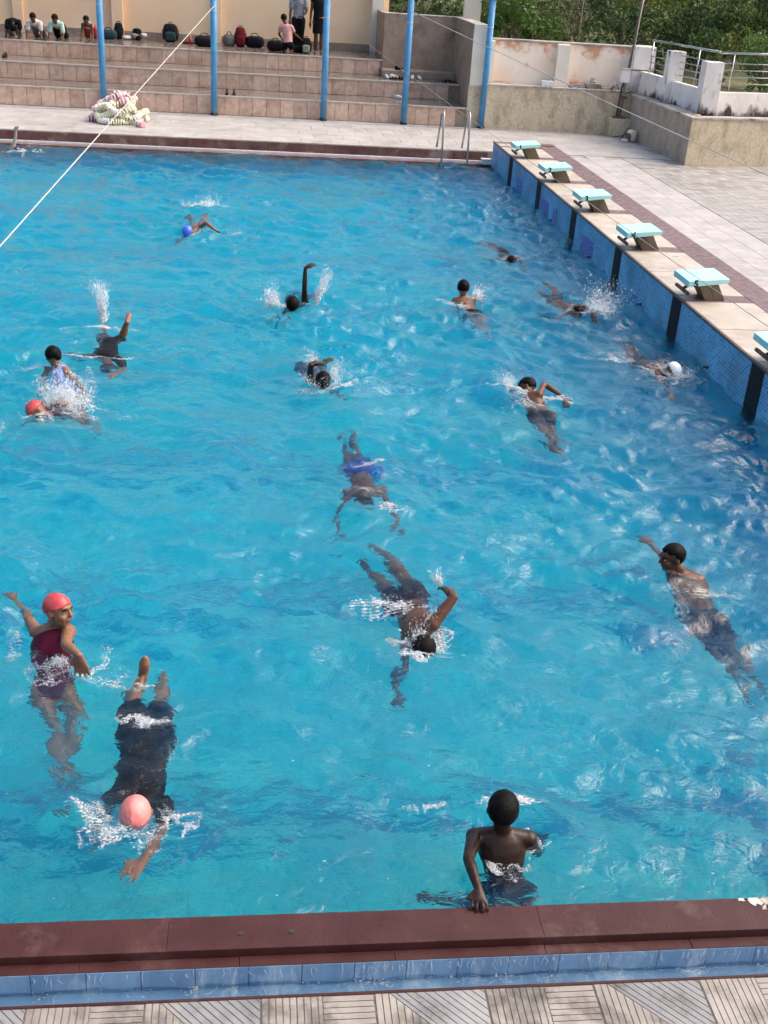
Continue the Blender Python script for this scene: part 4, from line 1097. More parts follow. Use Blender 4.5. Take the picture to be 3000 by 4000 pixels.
swimmer('boyright', 'bare backed boy near the right edge looking left', 'brown', [('trunks', NAVY, .55)], (-.10, .10, 1), (-1, -.16, -.06), vox=.0075, features=True)
swimmer('boyedge', 'boy seen from behind gripping the near maroon coping', 'dark', [('trunks', BLK, .55)], (.06, .04, 1), (.25, 1, -.05), vox=.0075)
swimmer('armover', 'swimmer in black trunks bringing his right arm over, mid right', 'brown', [('trunks', BLK, .4)], (-.35, .75, .6), (-.7, .1, -.45))
swimmer('whitecap', 'swimmer in white cap heading for the tiled wall', 'brown', [('trunks', BLK, .5)], (1, -.35, .3), (.2, -.3, -1), ('cap', CAPW))
swimmer('swimup', 'dark haired boy swimming away, shoulders above the water', 'tan', [('trunks', BLK, .5)], (.02, .15, 1), (.25, 1, -.1))
swimmer('splashhead', 'swimmer in black shorts throwing spray towards the wall', 'brown', [('trunks', BLK, .6)], (1, -.4, .15), (.1, -.25, -1))
swimmer('underfar', 'farthest swimmer near the wall, back just breaking the surface', 'brown', [('suit', NAVY)], (.55, -1, .12), DN)
swimmer('armup', 'swimmer with one arm raised straight up, hand bent back', 'dark', [('trunks', NAVY)], (-.1, -1, .45), (0, -.5, -1), vox=.008)
swimmer('armfold', 'swimmer in mid pool with forearm folded above his head', 'dark', [('trunks', NAVY)], (.1, -1, .45), (0, -.5, -1), vox=.008)
swimmer('bluecap', 'swimmer in bright blue cap and pink suit, elbow raised', 'tan', [('suit', PINKS)], (-.7, -.8, .35), (-.1, -.4, -1), ('cap', CAPB))
swimmer('darkshirt', 'swimmer in black shirt and shorts kicking one foot up', 'tan', [('suit', BLK, .6), ('shirt', BLK, .6)], (.05, -1, -.2), DN)
swimmer('lightblue', 'girl in pale blue swimsuit swimming away at left', 'tan', [('suit', LBLUE)], (-.25, .45, .85), (-.4, 1, .1), bun=True)
swimmer('redstrap', 'swimmer in red cap and top half hidden by white splash', 'tan', [('suit', REDS), ('shirt', REDS, .35)], (-1, .05, .35), (-.2, -.55, -.8), ('cap', CAPR))
swimmer('farleft', 'far left swimmer in navy cap with pale arm straight up', 'fair', [('suit', NAVY)], (.05, -1, .4), DN, ('cap', CAPN))

# ---- people on the stand
def stand_person(label, J, skin, wear, up_, face_, H=1.35, cover=('hair', HAIR), **kw):
    hd = dict(up=up_, face=face_, cover=cover); hd.update(kw)
    return person('person', label, H, J, skin, wear, hd, .013, 'people on the grandstand', fingers=False)
def plank(x, hz=1.80, dx=0.0, w=.13, shz=1.70, back=.0):
    y0 = 26.0
    return dict(hd=(x, y0 - .02, hz), sl=(x + w, y0 + .12, shz), sr=(x - w, y0 + .12, shz), pv=(x + dx, y0 + .55, shz - .06 + back),
        el=(x + w + .03, y0 + .07, shz - .19), wl=(x + w + .03, y0 - .01, 1.40), tl=(x + w + .03, y0 - .08, 1.345),
        er=(x - w - .03, y0 + .07, shz - .19), wr=(x - w - .03, y0 - .01, 1.40), tr=(x - w - .03, y0 - .08, 1.345),
        hl=(x + dx + .075, y0 + .57, shz - .08 + back), kl=(x + dx + .09, y0 + .80, 1.40), al=(x + dx + .09, y0 + 1.1, 1.38), fl=(x + dx + .09, y0 + 1.25, 1.36),
        hr=(x + dx - .075, y0 + .57, shz - .08 + back), kr=(x + dx - .09, y0 + .80, 1.40), ar=(x + dx - .09, y0 + 1.1, 1.38), fr=(x + dx - .09, y0 + 1.25, 1.36))
WTEE = cloth('white_cotton', (.74, .72, .70), .85); GTEE = cloth('pale_green_cotton', (.50, .66, .58), .85); PTEE = cloth('pink_cotton', (.70, .36, .34), .85)
BCOT = cloth('black_cotton', (.012, .012, .014), .85); GCOT = cloth('grey_cotton', (.26, .24, .23), .85); RCOT = cloth('red_cotton', (.45, .05, .04), .85); CAMO = mat('grey_patterned_shirt', (.36, .38, .40), (.12, .14, .16), 26, 1, .85)
FD = (0, -.55, -.8)
J = plank(-10.38, 1.58, -.12, shz=1.70); stand_person('leftmost bent over person in black top on the grandstand', J, 'dark', [('shirt', BCOT, .7), ('pants', GCOT)], (.35, -.7, -.45), (0, .2, -1))
J = plank(-9.90, 1.82); stand_person('person in white tee bracing hands on the top step', J, 'brown', [('shirt', WTEE, .75), ('pants', GCOT)], (0, -.6, .7), FD)
J = plank(-9.40, 1.82); stand_person('person in pale green shirt bracing hands on the top step', J, 'brown', [('shirt', GTEE, .85), ('pants', BCOT)], (-.1, -.6, .7), (-.2, -.6, -.7), bun=True)
J = plank(-8.68, 1.83, w=.10, shz=1.72); stand_person('slim child in white vest and red shorts nearest the first post', J, 'brown', [('suit', WTEE), ('pants', RCOT, .9)], (0, -.5, .8), FD, 1.2)
stand_person('kneeling boy in pink tee with bare soles towards the pool', dict(hd=(-4.03, 26.22, 2.11), sl=(-4.09, 26.20, 1.93), sr=(-3.85, 26.18, 1.93), pv=(-3.92, 26.14, 1.57), el=(-4.14, 26.25, 1.74), wl=(-4.06, 26.40, 1.64), tl=(-4.02, 26.47, 1.60), er=(-3.75, 26.22, 1.76), wr=(-3.60, 26.30, 1.66), tr=(-3.54, 26.36, 1.60),
    hl=(-3.99, 26.16, 1.53), kl=(-4.01, 26.42, 1.39), al=(-3.96, 26.08, 1.385), fl=(-3.96, 25.98, 1.36), hr=(-3.85, 26.16, 1.53), kr=(-3.80, 26.42, 1.39), ar=(-3.84, 26.08, 1.385), fr=(-3.83, 25.98, 1.36)), 'brown', [('shirt', PTEE, .55), ('pants', BCOT, .95)], (0, .05, 1), (.25, 1, -.1), 1.25)
def standing(x, y, z, H, turn=0.0):
    h = H
    return dict(hd=(x, y, z + .925 * h), sl=(x + .105 * h, y, z + .80 * h), sr=(x - .105 * h, y, z + .80 * h), pv=(x, y, z + .51 * h), el=(x + .13 * h, y - .03, z + .62 * h), wl=(x + .06 * h, y - .16, z + .55 * h), tl=(x + .0 * h, y - .2, z + .55 * h),
        er=(x - .13 * h, y - .01, z + .62 * h), wr=(x - .14 * h, y - .05, z + .475 * h), tr=(x - .14 * h, y - .06, z + .38 * h), hl=(x + .056 * h, y, z + .49 * h), hr=(x - .056 * h, y, z + .49 * h), kl=(x + .05 * h, y - .01, z + .26 * h), kr=(x - .04 * h, y - .01, z + .26 * h),
        al=(x + .05 * h, y + .01, z + .045), ar=(x - .04 * h, y + .01, z + .045), fl=(x + .055 * h, y - .12, z + .025), fr=(x - .06 * h, y - .12, z + .025))
stand_person('standing person in patterned grey shirt and black trousers', standing(-3.66, 26.75, Z3, 1.50), 'brown', [('shirt', CAMO, .7), ('pants', BCOT)], (0, 0, 1), (.9, -.4, 0), 1.5)
stand_person('standing person in black dress beside the third blue post', standing(-3.17, 26.5, Z3, 1.50), 'brown', [('dress', BCOT)], (0, 0, 1), (-.9, -.3, 0), 1.5)

# ================================================================== bags, shoes and small things
def sell(mb, c, a, e=.5, rz=0.0, nu=20, nv=12, mi=0, tilt=None):
    c = Vector(c); ca, sa = math.cos(rz), math.sin(rz)
    M = Matrix.Rotation(rz, 3, 'Z')
    if tilt: M = M @ Matrix.Rotation(tilt[1], 3, tilt[0])
    pw = lambda q: math.copysign(abs(q) ** e, q)
    v = []; f = []
    for i in range(nv + 1):
        ph = -math.pi / 2 + math.pi * i / nv
        for j in range(nu):
            t = 2 * math.pi * j / nu
            v.append(c + M @ Vector((a[0] * pw(math.cos(ph)) * pw(math.cos(t)), a[1] * pw(math.cos(ph)) * pw(math.sin(t)), a[2] * pw(math.sin(ph)))))
    for i in range(nv):
        for j in range(nu):
            k = (j + 1) % nu
            f.append((i * nu + j, i * nu + k, (i + 1) * nu + k, (i + 1) * nu + j))
    return mb.add(v, f, mi)
NYL = cloth('black_nylon', (.013, .013, .016), .6); NYT = cloth('dark_teal_nylon', (.03, .06, .07), .6); NYR = cloth('dark_red_nylon', (.14, .012, .018), .6); NYG = cloth('grey_canvas', (.16, .16, .16), .8); ORG = cloth('orange_plastic', (.75, .16, .06), .5)
def backpack(label, x, y, w, h, d, m, rz=0.0, pocket=None, lean=.12):
    b = empty('backpack', (x, y, Z3), label, 'bag', 'bags left along the peach wall')
    sell(MB(), (x, y, Z3 + h * .5), (w / 2, d / 2, h / 2), .55, rz, tilt=('X', -lean)).build('main_compartment', m, b, True)
    sell(MB(), (x, y - d * .5, Z3 + h * .32), (w * .38, d * .2, h * .25), .5, rz).build('front_pocket', pocket or m, b, True)
    MB().tube([(x - .05, y, Z3 + h * .97), (x - .04, y - .01, Z3 + h * 1.06), (x + .04, y - .01, Z3 + h * 1.06), (x + .05, y, Z3 + h * .97)], .009, 6).build('carry_loop', NYL, b, True)
    for s in (-1, 1):
        MB().tube([(x + s * w * .3, y + d * .4, Z3 + h * .92), (x + s * w * .55, y + d * .1, Z3 + h * .6), (x + s * w * .5, y - d * .2, Z3 + h * .12)], .012, 6).build('strap', NYL, b, True)
    return b
def duffel(label, x, y, l, r, m, rz=0.0, name='duffel_bag'):
    b = empty(name, (x, y, Z3), label, 'bag', 'bags left along the peach wall')
    sell(MB(), (x, y, Z3 + r * .82), (l / 2, r, r * .85), .6, rz).build('bag_body', m, b, True)
    dx, dy = math.cos(rz), math.sin(rz)
    MB().tube([(x - dx * l * .25, y - dy * l * .25 - r * .5, Z3 + r * 1.5), (x - dx * l * .12, y - .02 - dy * l * .12, Z3 + r * 2.05), (x + dx * l * .12, y - .02 + dy * l * .12, Z3 + r * 2.05), (x + dx * l * .25, y + dy * l * .25 - r * .5, Z3 + r * 1.5)], .011, 6).build('handle', NYL, b, True)
    MB().tube([(x - dx * l * .44, y - dy * l * .44, Z3 + r * 1.5), (x + dx * l * .44, y + dy * l * .44, Z3 + r * 1.55)], .006, 6).build('zip', NYG, b, True)
    return b
duffel('dark teal roll bag lying right of the first post', -8.33, 27.35, .42, .13, NYT)
backpack('small black rucksack against the pilaster by the teal bag', -8.10, 27.55, .20, .38, .18, NYL)
backpack('upright black backpack standing alone by the wall', -6.83, 27.6, .36, .42, .24, NYL, lean=.18, pocket=NYT)
duffel('black shoulder bag beside the second blue post', -5.95, 26.75, .50, .15, NYL, .1)
duffel('striped grey bag left of the dark red backpack', -5.36, 27.35, .30, .16, NYG, .2)
backpack('dark red backpack between two other bags', -5.08, 27.3, .26, .46, .24, NYR, lean=.2)
duffel('slumped black bag right of the dark red backpack', -4.72, 27.3, .46, .16, NYL, -.2)
duffel('black bag on the floor left of the kneeling boy', -4.22, 26.7, .40, .14, NYL)
backpack('black backpack with pale camouflage pocket by bare legs', -3.47, 26.4, .24, .36, .2, NYL, pocket=mat('pale_camouflage', (.34, .36, .28), (.12, .13, .10), 30, 1, .85))
duffel('low black bag under the arm of the kneeling boy', -3.66, 26.55, .30, .10, NYL)
cp = empty('clothes_heap', (-7.72, 27.6, Z3), 'heap of white and black clothes at the foot of wall', 'clothes', )
for (dx, dy, a, m, z) in ((-.18, -.08, (.13, .10, .05), WTEE, .05), (.02, 0, (.18, .12, .08), GCOT, .08), (.06, .03, (.13, .10, .10), BCOT, .17), (.22, -.02, (.10, .08, .05), WTEE, .12), (.10, -.08, (.12, .07, .06), BCOT, .06)):
    q = MB(); sell(q, (-7.72 + dx, 27.6 + dy, Z3 + z), a, .8, rng.uniform(0, 3))
    rr = np.random.default_rng(int(abs(dx) * 999))
    q.v = [(x + rr.normal() * .008, y + rr.normal() * .008, max(z_, Z3 + .001)) for x, y, z_ in [tuple(p) for p in q.v]]
    q.build('garment', m, cp, True)
ob = empty('orange_bottle', (-6.32, 27.3, Z3), 'small orange squeeze bottle on a dark pouch', 'bottle')
MB().tube([(-6.32, 27.3, Z3 + .03), (-6.32, 27.3, Z3 + .13), (-6.32, 27.3, Z3 + .16), (-6.32, 27.3, Z3 + .18)], [.035, .035, .015, .012], 12).build('bottle_body', ORG, ob, True)
MB().tube([(-6.32, 27.3, Z3 + .18), (-6.32, 27.3, Z3 + .20)], [.016, .014], 10).build('cap', WHITEP, ob, True)
po = MB(); sell(po, (-6.36, 27.32, Z3 + .025), (.16, .09, .025), .6); o = po.build('pouch', NYR, None, True); tag(o, 'flat dark pouch under the orange bottle', 'pouch')

SH_B = cloth('black_shoe_leather', (.014, .012, .012), .55); SH_W = cloth('white_shoe_canvas', (.78, .78, .77), .6); SH_D = cloth('dark_brown_sandal', (.05, .03, .025), .6); SOLE = mat('shoe_sole', (.30, .28, .26), rough=.7)
def shoe(label, x, y, z, rz, m, kind='shoe', group='shoes left on the steps', s=1.0, name=None):
    b = empty(name or ('sandal' if kind == 'sandal' else 'shoe'), (x, y, z), label, 'shoe', group)
    M = Matrix.Rotation(rz, 3, 'Z')
    def T(p): q = M @ (Vector(p) * s); return (q.x + x, q.y + y, q.z + z)
    sole = MB(); out_ = [(-.115, 0), (-.105, .028), (-.05, .03), (.03, .038), (.09, .034), (.118, .006), (.112, -.018), (.07, -.036), (0, -.032), (-.06, -.028), (-.105, -.026)]
    n = len(out_)
    sole.add([T((p[0], p[1], .001)) for p in out_] + [T((p[0], p[1], .022)) for p in out_], [tuple(range(n))[::-1], tuple(range(n, 2 * n))] + [(i, (i + 1) % n, n + (i + 1) % n, n + i) for i in range(n)])
    sole.build('sole', SOLE if m is SH_W else m, b, True, loc=(x, y, z))
    if kind == 'sandal':
        for px_ in (.05, -.03):
            MB().tube([T((px_, -.036, .02)), T((px_ + .01, -.02, .055)), T((px_ + .012, .02, .058)), T((px_, .037, .02))], .011 * s, 6).build('strap', m, b, True, loc=(x, y, z))
    else:
        up_ = MB()
        rings = []
        for (xx, w, h) in ((-.112, .018, .05), (-.09, .030, .085), (-.045, .032, .085), (0, .033, .066), (.05, .036, .05), (.095, .030, .036), (.115, .012, .02)):
            rings.append((Vector(T((xx, 0, .020 + h * .35))), M @ Vector((0, 1, 0)), Vector((0, 0, 1)), w * s, h * .65 * s))
        up_.loft(rings, 12)
        up_.build('upper', m, b, True, loc=(x, y, z))
        MB().ell(T((-.06, 0, .105)), M @ Vector((.035 * s, 0, 0)), M @ Vector((0, .020 * s, 0)), (0, 0, .006 * s), 10, 6).build('shoe_opening', SH_B, b, True, loc=(x, y, z))
    return b
dn = -math.pi / 2
shoe('left one of the dark slippers on the lowest step', -5.34, 23.52, Z1, dn, SH_D)
shoe('right one of the dark slippers on the lowest step', -5.18, 23.54, Z1, dn, SH_D)
shoe('dark shoe cut off by the left edge on the middle step', -10.72, 25.2, Z2, dn + .3, SH_B)
shoe('dark shoe on the middle step near the left edge', -10.46, 25.2, Z2, dn - .2, SH_B)
shoe('leftmost white sneaker in the cluster by the corner step', -1.58, 25.10, Z2, dn + .2, SH_W)
shoe('white sneaker behind the dark sandals by the corner step', -1.40, 25.22, Z2, .3, SH_W)
shoe('dark sandal in front of the white sneakers', -1.42, 25.02, Z2, .2, SH_B, 'sandal')
shoe('dark sandal next to the blue post by the white sneakers', -1.25, 25.05, Z2, -.4, SH_B, 'sandal')
shoe('white sneaker just left of the post among sandals', -1.13, 25.2, Z2, dn, SH_W)
shoe('white sneaker just right of the fourth post', -.95, 25.18, Z2, dn - .3, SH_W)
shoe('rightmost white sneaker of the pair beside the fourth post', -.78, 25.20, Z2, dn + .2, SH_W)
shoe('black sandal alone at the right end of the step', -.12, 25.05, Z2, .2, SH_B, 'sandal')
shoe('second black sandal at the right end, nearest the partition', -.0, 25.0, Z2, -.3, SH_B, 'sandal')
shoe('white sneaker on the lowest step behind the fourth post', -1.36, 24.35, Z1, .1, SH_W)
shoe('black shoe resting on the corner step by the partition', -1.25, 25.45, Z2 + .17, .2, SH_B)

# ---- pile of lane floats
fp = empty('lane_float_pile', (-7.55, 21.5, ZD), 'heaped lane rope with pink and yellow disc floats on the far deck', 'lane rope')
FM = [mat('pink_float', (.72, .30, .34), (.80, .50, .52), 6, 1, .6), mat('yellow_float', (.84, .80, .52), (.86, .84, .66), 6, 1, .6), mat('white_float', (.80, .77, .72), rough=.6), mat('red_float', (.60, .10, .13), rough=.6)]
disc = []
for m in FM:
    d_ = MB(); d_.loft([(Vector((0, 0, -.014)), Vector((1, 0, 0)), Vector((0, 1, 0)), .036, .036), (Vector((0, 0, -.011)), Vector((1, 0, 0)), Vector((0, 1, 0)), .068, .068), (Vector((0, 0, .011)), Vector((1, 0, 0)), Vector((0, 1, 0)), .068, .068), (Vector((0, 0, .014)), Vector((1, 0, 0)), Vector((0, 1, 0)), .036, .036)], 12)
    disc.append(d_.mesh('float_disc', m, True))
path = []
rr = np.random.default_rng(12)
for lay, (rx, ry, z) in enumerate(((.48, .52, .068), (.44, .47, .185), (.36, .38, .30), (.25, .26, .405), (.12, .12, .49))):
    n = int(2 * math.pi * (rx + ry) / 2 / .02)
    for i in range(n):
        t = 2 * math.pi * i / n + lay * .7
        path.append((-7.52 + (rx + .07 * math.sin(3 * t + 2.1 * lay) + .035 * math.sin(7 * t + lay)) * math.cos(t) + .04 * math.sin(2.3 * lay), 21.5 + (ry + .08 * math.sin(2 * t + 1.7 * lay)) * math.sin(t) + .05 * math.cos(1.9 * lay), ZD + z + .055 * math.sin(4 * t + 2 * lay) * (lay > 0)))
tail = [(-8.18 + .02 * i * .55, 21.36 + .004 * i, ZD + .055) for i in range(32)]
tail2 = [(-7.12 + .012 * i, 21.1 - .022 * i, ZD + .055) for i in range(30)]
def run(pth, colf, step=.034):
    acc = 0; last = Vector(pth[0]); n = 0
    for i in range(1, len(pth)):
        p = Vector(pth[i]); acc += (p - last).length
        if acc >= step and (p - last).length < .2:
            d_ = (p - last).normalized()
            q = d_.to_track_quat('Z', 'Y').to_euler()
            jit = rr.normal(size=3) * .22
            place('float_disc', disc[colf(n, p)], fp, tuple(p), rot=(q.x + jit[0], q.y + jit[1], q.z))
            acc = 0; n += 1
        last = p
run(path, lambda n, p: (0 if n % 2 else 2) if (p.x < -7.80 and p.y > 21.3) or (p.z > .60) else (1 if (n // 6) % 4 else 2))
run(tail, lambda n, p: 3 if n % 2 else 2)
run(tail2[:14], lambda n, p: 0 if n % 3 else 2)
MB().tube(path[::6], .008, 6).build('core_rope', ROPE, fp, True)

# ---- pool ladder
ld = empty('pool_ladder', (-.76, 19.6, ZD), 'stainless steel pool ladder at the far right corner', 'ladder')
for x in (-1.02, -.50):
    pts = [(x, 20.16, ZD - .01), (x, 19.98, .55), (x, 19.86, .84)]
    for i in range(7):
        a = math.pi * (.15 + .75 * i / 6)
        pts.append((x, 19.69 + .16 * math.cos(a), .86 + .11 * math.sin(a)))
    pts += [(x, 19.50, .70), (x, 19.42, .1), (x, 19.38, -.9)]
    MB().tube(pts, .021, 10).build('side_rail', STEEL, ld, True)
for z in (-.15, -.42, -.69):
    MB().box(-1.0, -.52, 19.345, 19.42, z, z + .025, ch=.005).build('rung', STEEL, ld)
sk = empty('skimmer_box', (-.11, 19.5, .0), 'small white plastic box in the far pool corner', 'box')
MB().box(-.20, -.015, 19.40, 19.55, .013, .10, ch=.012).build('box_body', WHITEP, sk)
MB().box(-.21, -.010, 19.39, 19.56, .101, .118, ch=.005).build('box_lid', WHITEP, sk)

# ---- ropes and cable
def sag(a, b, s, n=24):
    a = Vector(a); b = Vector(b)
    return [a.lerp(b, i / n) + Vector((0, 0, -s * 4 * (i / n) * (1 - i / n))) for i in range(n + 1)]
o = MB().tube(sag((-5.60, 23.12, 2.44), (-7.46, 5.0, .71), .0), .0065, 8).build('rope', ROPE, None, True)
tag(o, 'thick white rope stretched over the pool from the second post', 'rope')
o = MB().tube(sag((-1.35, 23.12, 2.58), (1.83, 8.0, 1.45), .02), .0075, 8).build('rope', ROPE, None, True)
tag(o, 'white rope running from the fourth post to the right edge', 'rope')
o = MB().tube(sag((-2.2, 23.2, 1.83), (-.20, 4.2, 1.0), .05), .0035, 6).build('cord', mat('dull_grey_cord', (.34, .31, .28), rough=.9), None, True)
tag(o, 'thin grey cord hanging above the starting blocks', 'cord')
o = MB().tube(sag((.40, 24.5, 2.80), (3.78, 23.4, 2.95), .12), .010, 6).build('overhead_cable', WIRE, None, True)
tag(o, 'black overhead cable sagging across the bushes', 'cable')

# ---- things on the wall ledge and in the corner
zl = 1.17
SLAB = mat('broken_stone_slab', (.24, .20, .17), (.38, .34, .30), 8, 1, .85, .3, 40, .25)
rr = np.random.default_rng(4)
slabs = [(2.62, 23.35, 0, .34, .22, .04, 'lowest slab at the left of the ledge heap'), (2.66, 23.37, .045, .30, .2, .02, 'thin slab lying on the left end of the ledge heap'), (2.98, 23.36, 0, .36, .24, .05, 'thick bottom slab under the small pot'), (3.02, 23.38, .052, .42, .24, .03, 'middle slab of the stack under the small pot'), (2.99, 23.36, .085, .36, .22, .03, 'top slab of the stack under the small pot'), (3.30, 23.36, 0, .2, .2, .03, 'small flat slab right of the stack on the ledge')]
for x, y, z, a, b, t, lab in slabs:
    o = MB().box(-a / 2, a / 2, -b / 2, b / 2, 0, t, ch=.004)
    o = place('stone_slab', o.mesh('stone_slab', SLAB), None, (x, y, zl + z + .001), rr.normal() * .12)
    tag(o, lab, 'slab', 'slabs heaped on the wall ledge')
pot = empty('small_pot', (3.0, 23.36, zl + .117), 'small pale pot standing on stacked slabs', 'pot')
MB().tube([(3.0, 23.36, zl + .117), (3.0, 23.36, zl + .155), (3.0, 23.36, zl + .175), (3.0, 23.36, zl + .205)], [.07, .085, .06, .055], 14).build('pot_body', mat('pale_green_enamel', (.52, .52, .44), (.4, .38, .32), 8, 1, .6), pot, True)
MB().tube([(3.0, 23.36, zl + .204), (3.0, 23.36, zl + .222)], [.064, .064], 14).build('rim', COPEW, pot, True)
o = MB().box(-.14, .14, -.09, .09, 0, .11, ch=.006); o = place('cement_block', o.mesh('cement_block', WHITEP), None, (1.92, 23.38, zl + .001), .05); tag(o, 'pale block on the ledge left of the white pilaster', 'block')
tb = empty('tilted_panel', (3.50, 23.3, zl), 'grey panel leaning beside the meter box on the ledge', 'panel')
MB().hexa([(3.38, 23.22, zl + .01), (3.42, 23.20, zl + .01), (3.42, 23.40, zl + .01), (3.38, 23.42, zl + .01)], [(3.51, 23.22, zl + .15), (3.55, 23.20, zl + .13), (3.55, 23.40, zl + .13), (3.51, 23.42, zl + .15)]).build('board', DIRTYW, tb)
MB().tube([(3.54, 23.3, zl + .14), (3.60, 23.3, zl + .003)], .008, 6).build('prop', RUSTY, tb, True)
fl = empty('floodlight', (3.62, 22.25, ZD), 'cream housed lamp unit lying on the deck in the corner', 'lamp')
sell(MB(), (3.70, 22.2, ZD + .13), (.085, .10, .125), .45, .2, tilt=('Y', .15)).build('housing', CREAMP, fl, True)
sell(MB(), (3.61, 22.12, ZD + .10), (.03, .075, .085), .5, .2).build('reflector', RUSTY, fl, True)
MB().tube([(3.48, 22.30, ZD + .005), (3.52, 22.22, ZD + .10), (3.60, 22.2, ZD + .19)], .016, 8).build('bracket', RUSTY, fl, True)
sell(MB(), (3.52, 22.08, ZD + .035), (.09, .05, .034), .5, .1).build('base', WHITEP, fl, True)
MB().tube([(3.74, 22.3, ZD + .2), (3.70, 22.5, ZD + .25), (3.66, 22.7, ZD + .05), (3.45, 22.75, ZD + .012)], .009, 6).build('flex', WIRE, fl, True)

# ================================================================== splashes
ICO_V = np.array([(1, 0, 0), (-1, 0, 0), (0, 1, 0), (0, -1, 0), (0, 0, 1), (0, 0, -1)], float)
ICO_F = [(0, 2, 4), (2, 1, 4), (1, 3, 4), (3, 0, 4), (2, 0, 5), (1, 2, 5), (3, 1, 5), (0, 3, 5)]
class Spray:
    def __init__(s, seed): s.r = np.random.default_rng(seed); s.mb = MB()
    def blob(s, p, size, stretch=(1, 1, 1), d=None):
        q = ICO_V * size * (1 + .25 * s.r.normal(size=(6, 1)))
        q = q * np.array(stretch)
        if d is not None:
            R = np.array(Vector(d).to_track_quat('Z', 'Y').to_matrix())
            q = q @ R.T
        s.mb.add((q + np.array(p)).tolist(), ICO_F)
    def foam(s, c, sx, sy, n, size=.012, rot=0.0, hole=0.0):
        """lacy foam floating on the surface: filaments where a warped ridge pattern is strong"""
        ca, sa = math.cos(rot), math.sin(rot)
        g = size * .30
        nx, ny = int(3.2 * sx / g), int(3.2 * sy / g)
        while nx * ny > 15000: g *= 1.15; nx, ny = int(3.2 * sx / g), int(3.2 * sy / g)
        U, V = np.meshgrid(np.linspace(-1.6, 1.6, nx), np.linspace(-1.6, 1.6, ny))
        U = U + s.r.normal(size=U.shape) * .5 * g / sx; V = V + s.r.normal(size=V.shape) * .5 * g / sy
        X = c[0] + ca * U * sx - sa * V * sy; Y = c[1] + sa * U * sx + ca * V * sy
        ph = s.r.uniform(0, 6.28, 12)
        wx = X + .05 * np.sin(13 * Y + ph[0]) + .025 * np.sin(29 * X + 17 * Y + ph[1]); wy = Y + .05 * np.sin(11 * X + ph[2]) + .025 * np.sin(23 * Y - 19 * X + ph[3])
        R1 = 1 - np.abs(np.sin(24 * wx + 9 * wy + ph[4]) * .6 + np.sin(19 * wy - 13 * wx + ph[5]) * .6)
        R2 = 1 - np.abs(np.sin(57 * wx - 31 * wy + ph[6]) * .6 + np.sin(49 * wy + 37 * wx + ph[7]) * .6)
        big = .5 + .5 * np.sin(7 * wx + 3 * wy + ph[8]) * np.sin(6 * wy - 4 * wx + ph[9])
        rr_ = np.hypot(U, V)
        fall = np.clip(1.25 - rr_, 0, 1) if not hole else np.clip(1.3 - 2.2 * np.abs(rr_ - hole), 0, 1)
        dens = (.55 * R1 + .45 * R2) * .75 + .45 * big
        thr = 1.02 - .56 * fall * min(1.2, .5 + n / 520) + .16 * s.r.normal(size=U.shape)
        ok = (dens > thr) & (fall > 0) & (Y > .02) & (Y < YF) & (X < -.01)
        for X1, Y1_, d1, t1 in zip(X[ok], Y[ok], dens[ok], np.broadcast_to(thr, X.shape)[ok]):
            sz = .21 * size * math.exp(s.r.normal() * .45) * (.75 + min(1.2, 2.2 * (d1 - t1)))
            s.blob((X1, Y1_, level(X1, Y1_) + sz * .2), sz, (1.6, 1.1, .35))
        return s
    def jet(s, c, d, spread, length, n, size=.010, power=1.0):
        """drops and strands thrown along d from c"""
        d = Vector(d); L = d.length; d = d.normalized()
        for _ in range(int(n * 5)):
            t = s.r.random() ** power
            w = spread * .75 * (.35 + .9 * t)
            p = Vector(c) + d * length * .72 * t + Vector(s.r.normal(size=3)) * w
            if p.z < .0: p.z = abs(p.z) * .3
            sz = .24 * size * math.exp(s.r.normal() * .6) * (1.25 - .7 * t)
            s.blob(tuple(p), sz, (.75, .75, 1.0 + 1.6 * s.r.random()), d + Vector(s.r.normal(size=3)) * .35)
        return s
    def crown(s, c, rad, h, n, size=.009, a0=0, a1=6.283):
        for _ in range(int(n * 4)):
            a = s.r.uniform(a0, a1); t = s.r.random() ** 1.3
            k = rad * (.8 + .5 * t) + s.r.normal() * rad * .12
            p = (c[0] + k * math.cos(a), c[1] + k * math.sin(a), c[2] + h * t * (.5 + .5 * abs(math.sin(2.5 * a + c[0]))) + .005)
            s.blob(p, .25 * size * math.exp(s.r.normal() * .5) * (1.2 - .6 * t), (.8, .8, 1 + 1.5 * s.r.random()), (math.cos(a) * .4, math.sin(a) * .4, 1))
        return s
    def done(s, label, name='splash'):
        o = s.mb.build(name, FOAM, None, True)
        return tag(o, label, 'splash', kind='stuff')
def at(key, j, dx=0, dy=0, dz=0): 
    p = SWIM[key][1][j]; return (p[0] + dx, p[1] + dy, p[2] + dz)
Spray(1).jet(at('girl', 'pv', .02, .10, .17), (.25, -.5, -.3), .05, .22, 130, .008).foam(at('girl', 'pv', .0, .02), .12, .14, 120, .008).foam(at('girl', 'tr', .16, .02), .22, .10, 130, .009, -.5).jet(at('girl', 'tr', .10, .15, 0), (.2, .2, .9), .03, .14, 50, .006).foam(at('girl', 'sl', -.12, -.15), .05, .2, 50, .007).done('white water running off the girl in the red cap')
Spray(2).foam(at('pinkcap', 'hd', -.17, .0), .13, .10, 170, .008).foam(at('pinkcap', 'hd', -.02, -.16), .20, .10, 110, .008).foam(at('pinkcap', 'el', .05, .0), .12, .12, 130, .008).foam(at('pinkcap', 'pv', .02, .02), .13, .06, 110, .008).foam(at('pinkcap', 'hr', 0, .06), .10, .04, 50, .007).done('foam around the salmon pink cap swimmer')
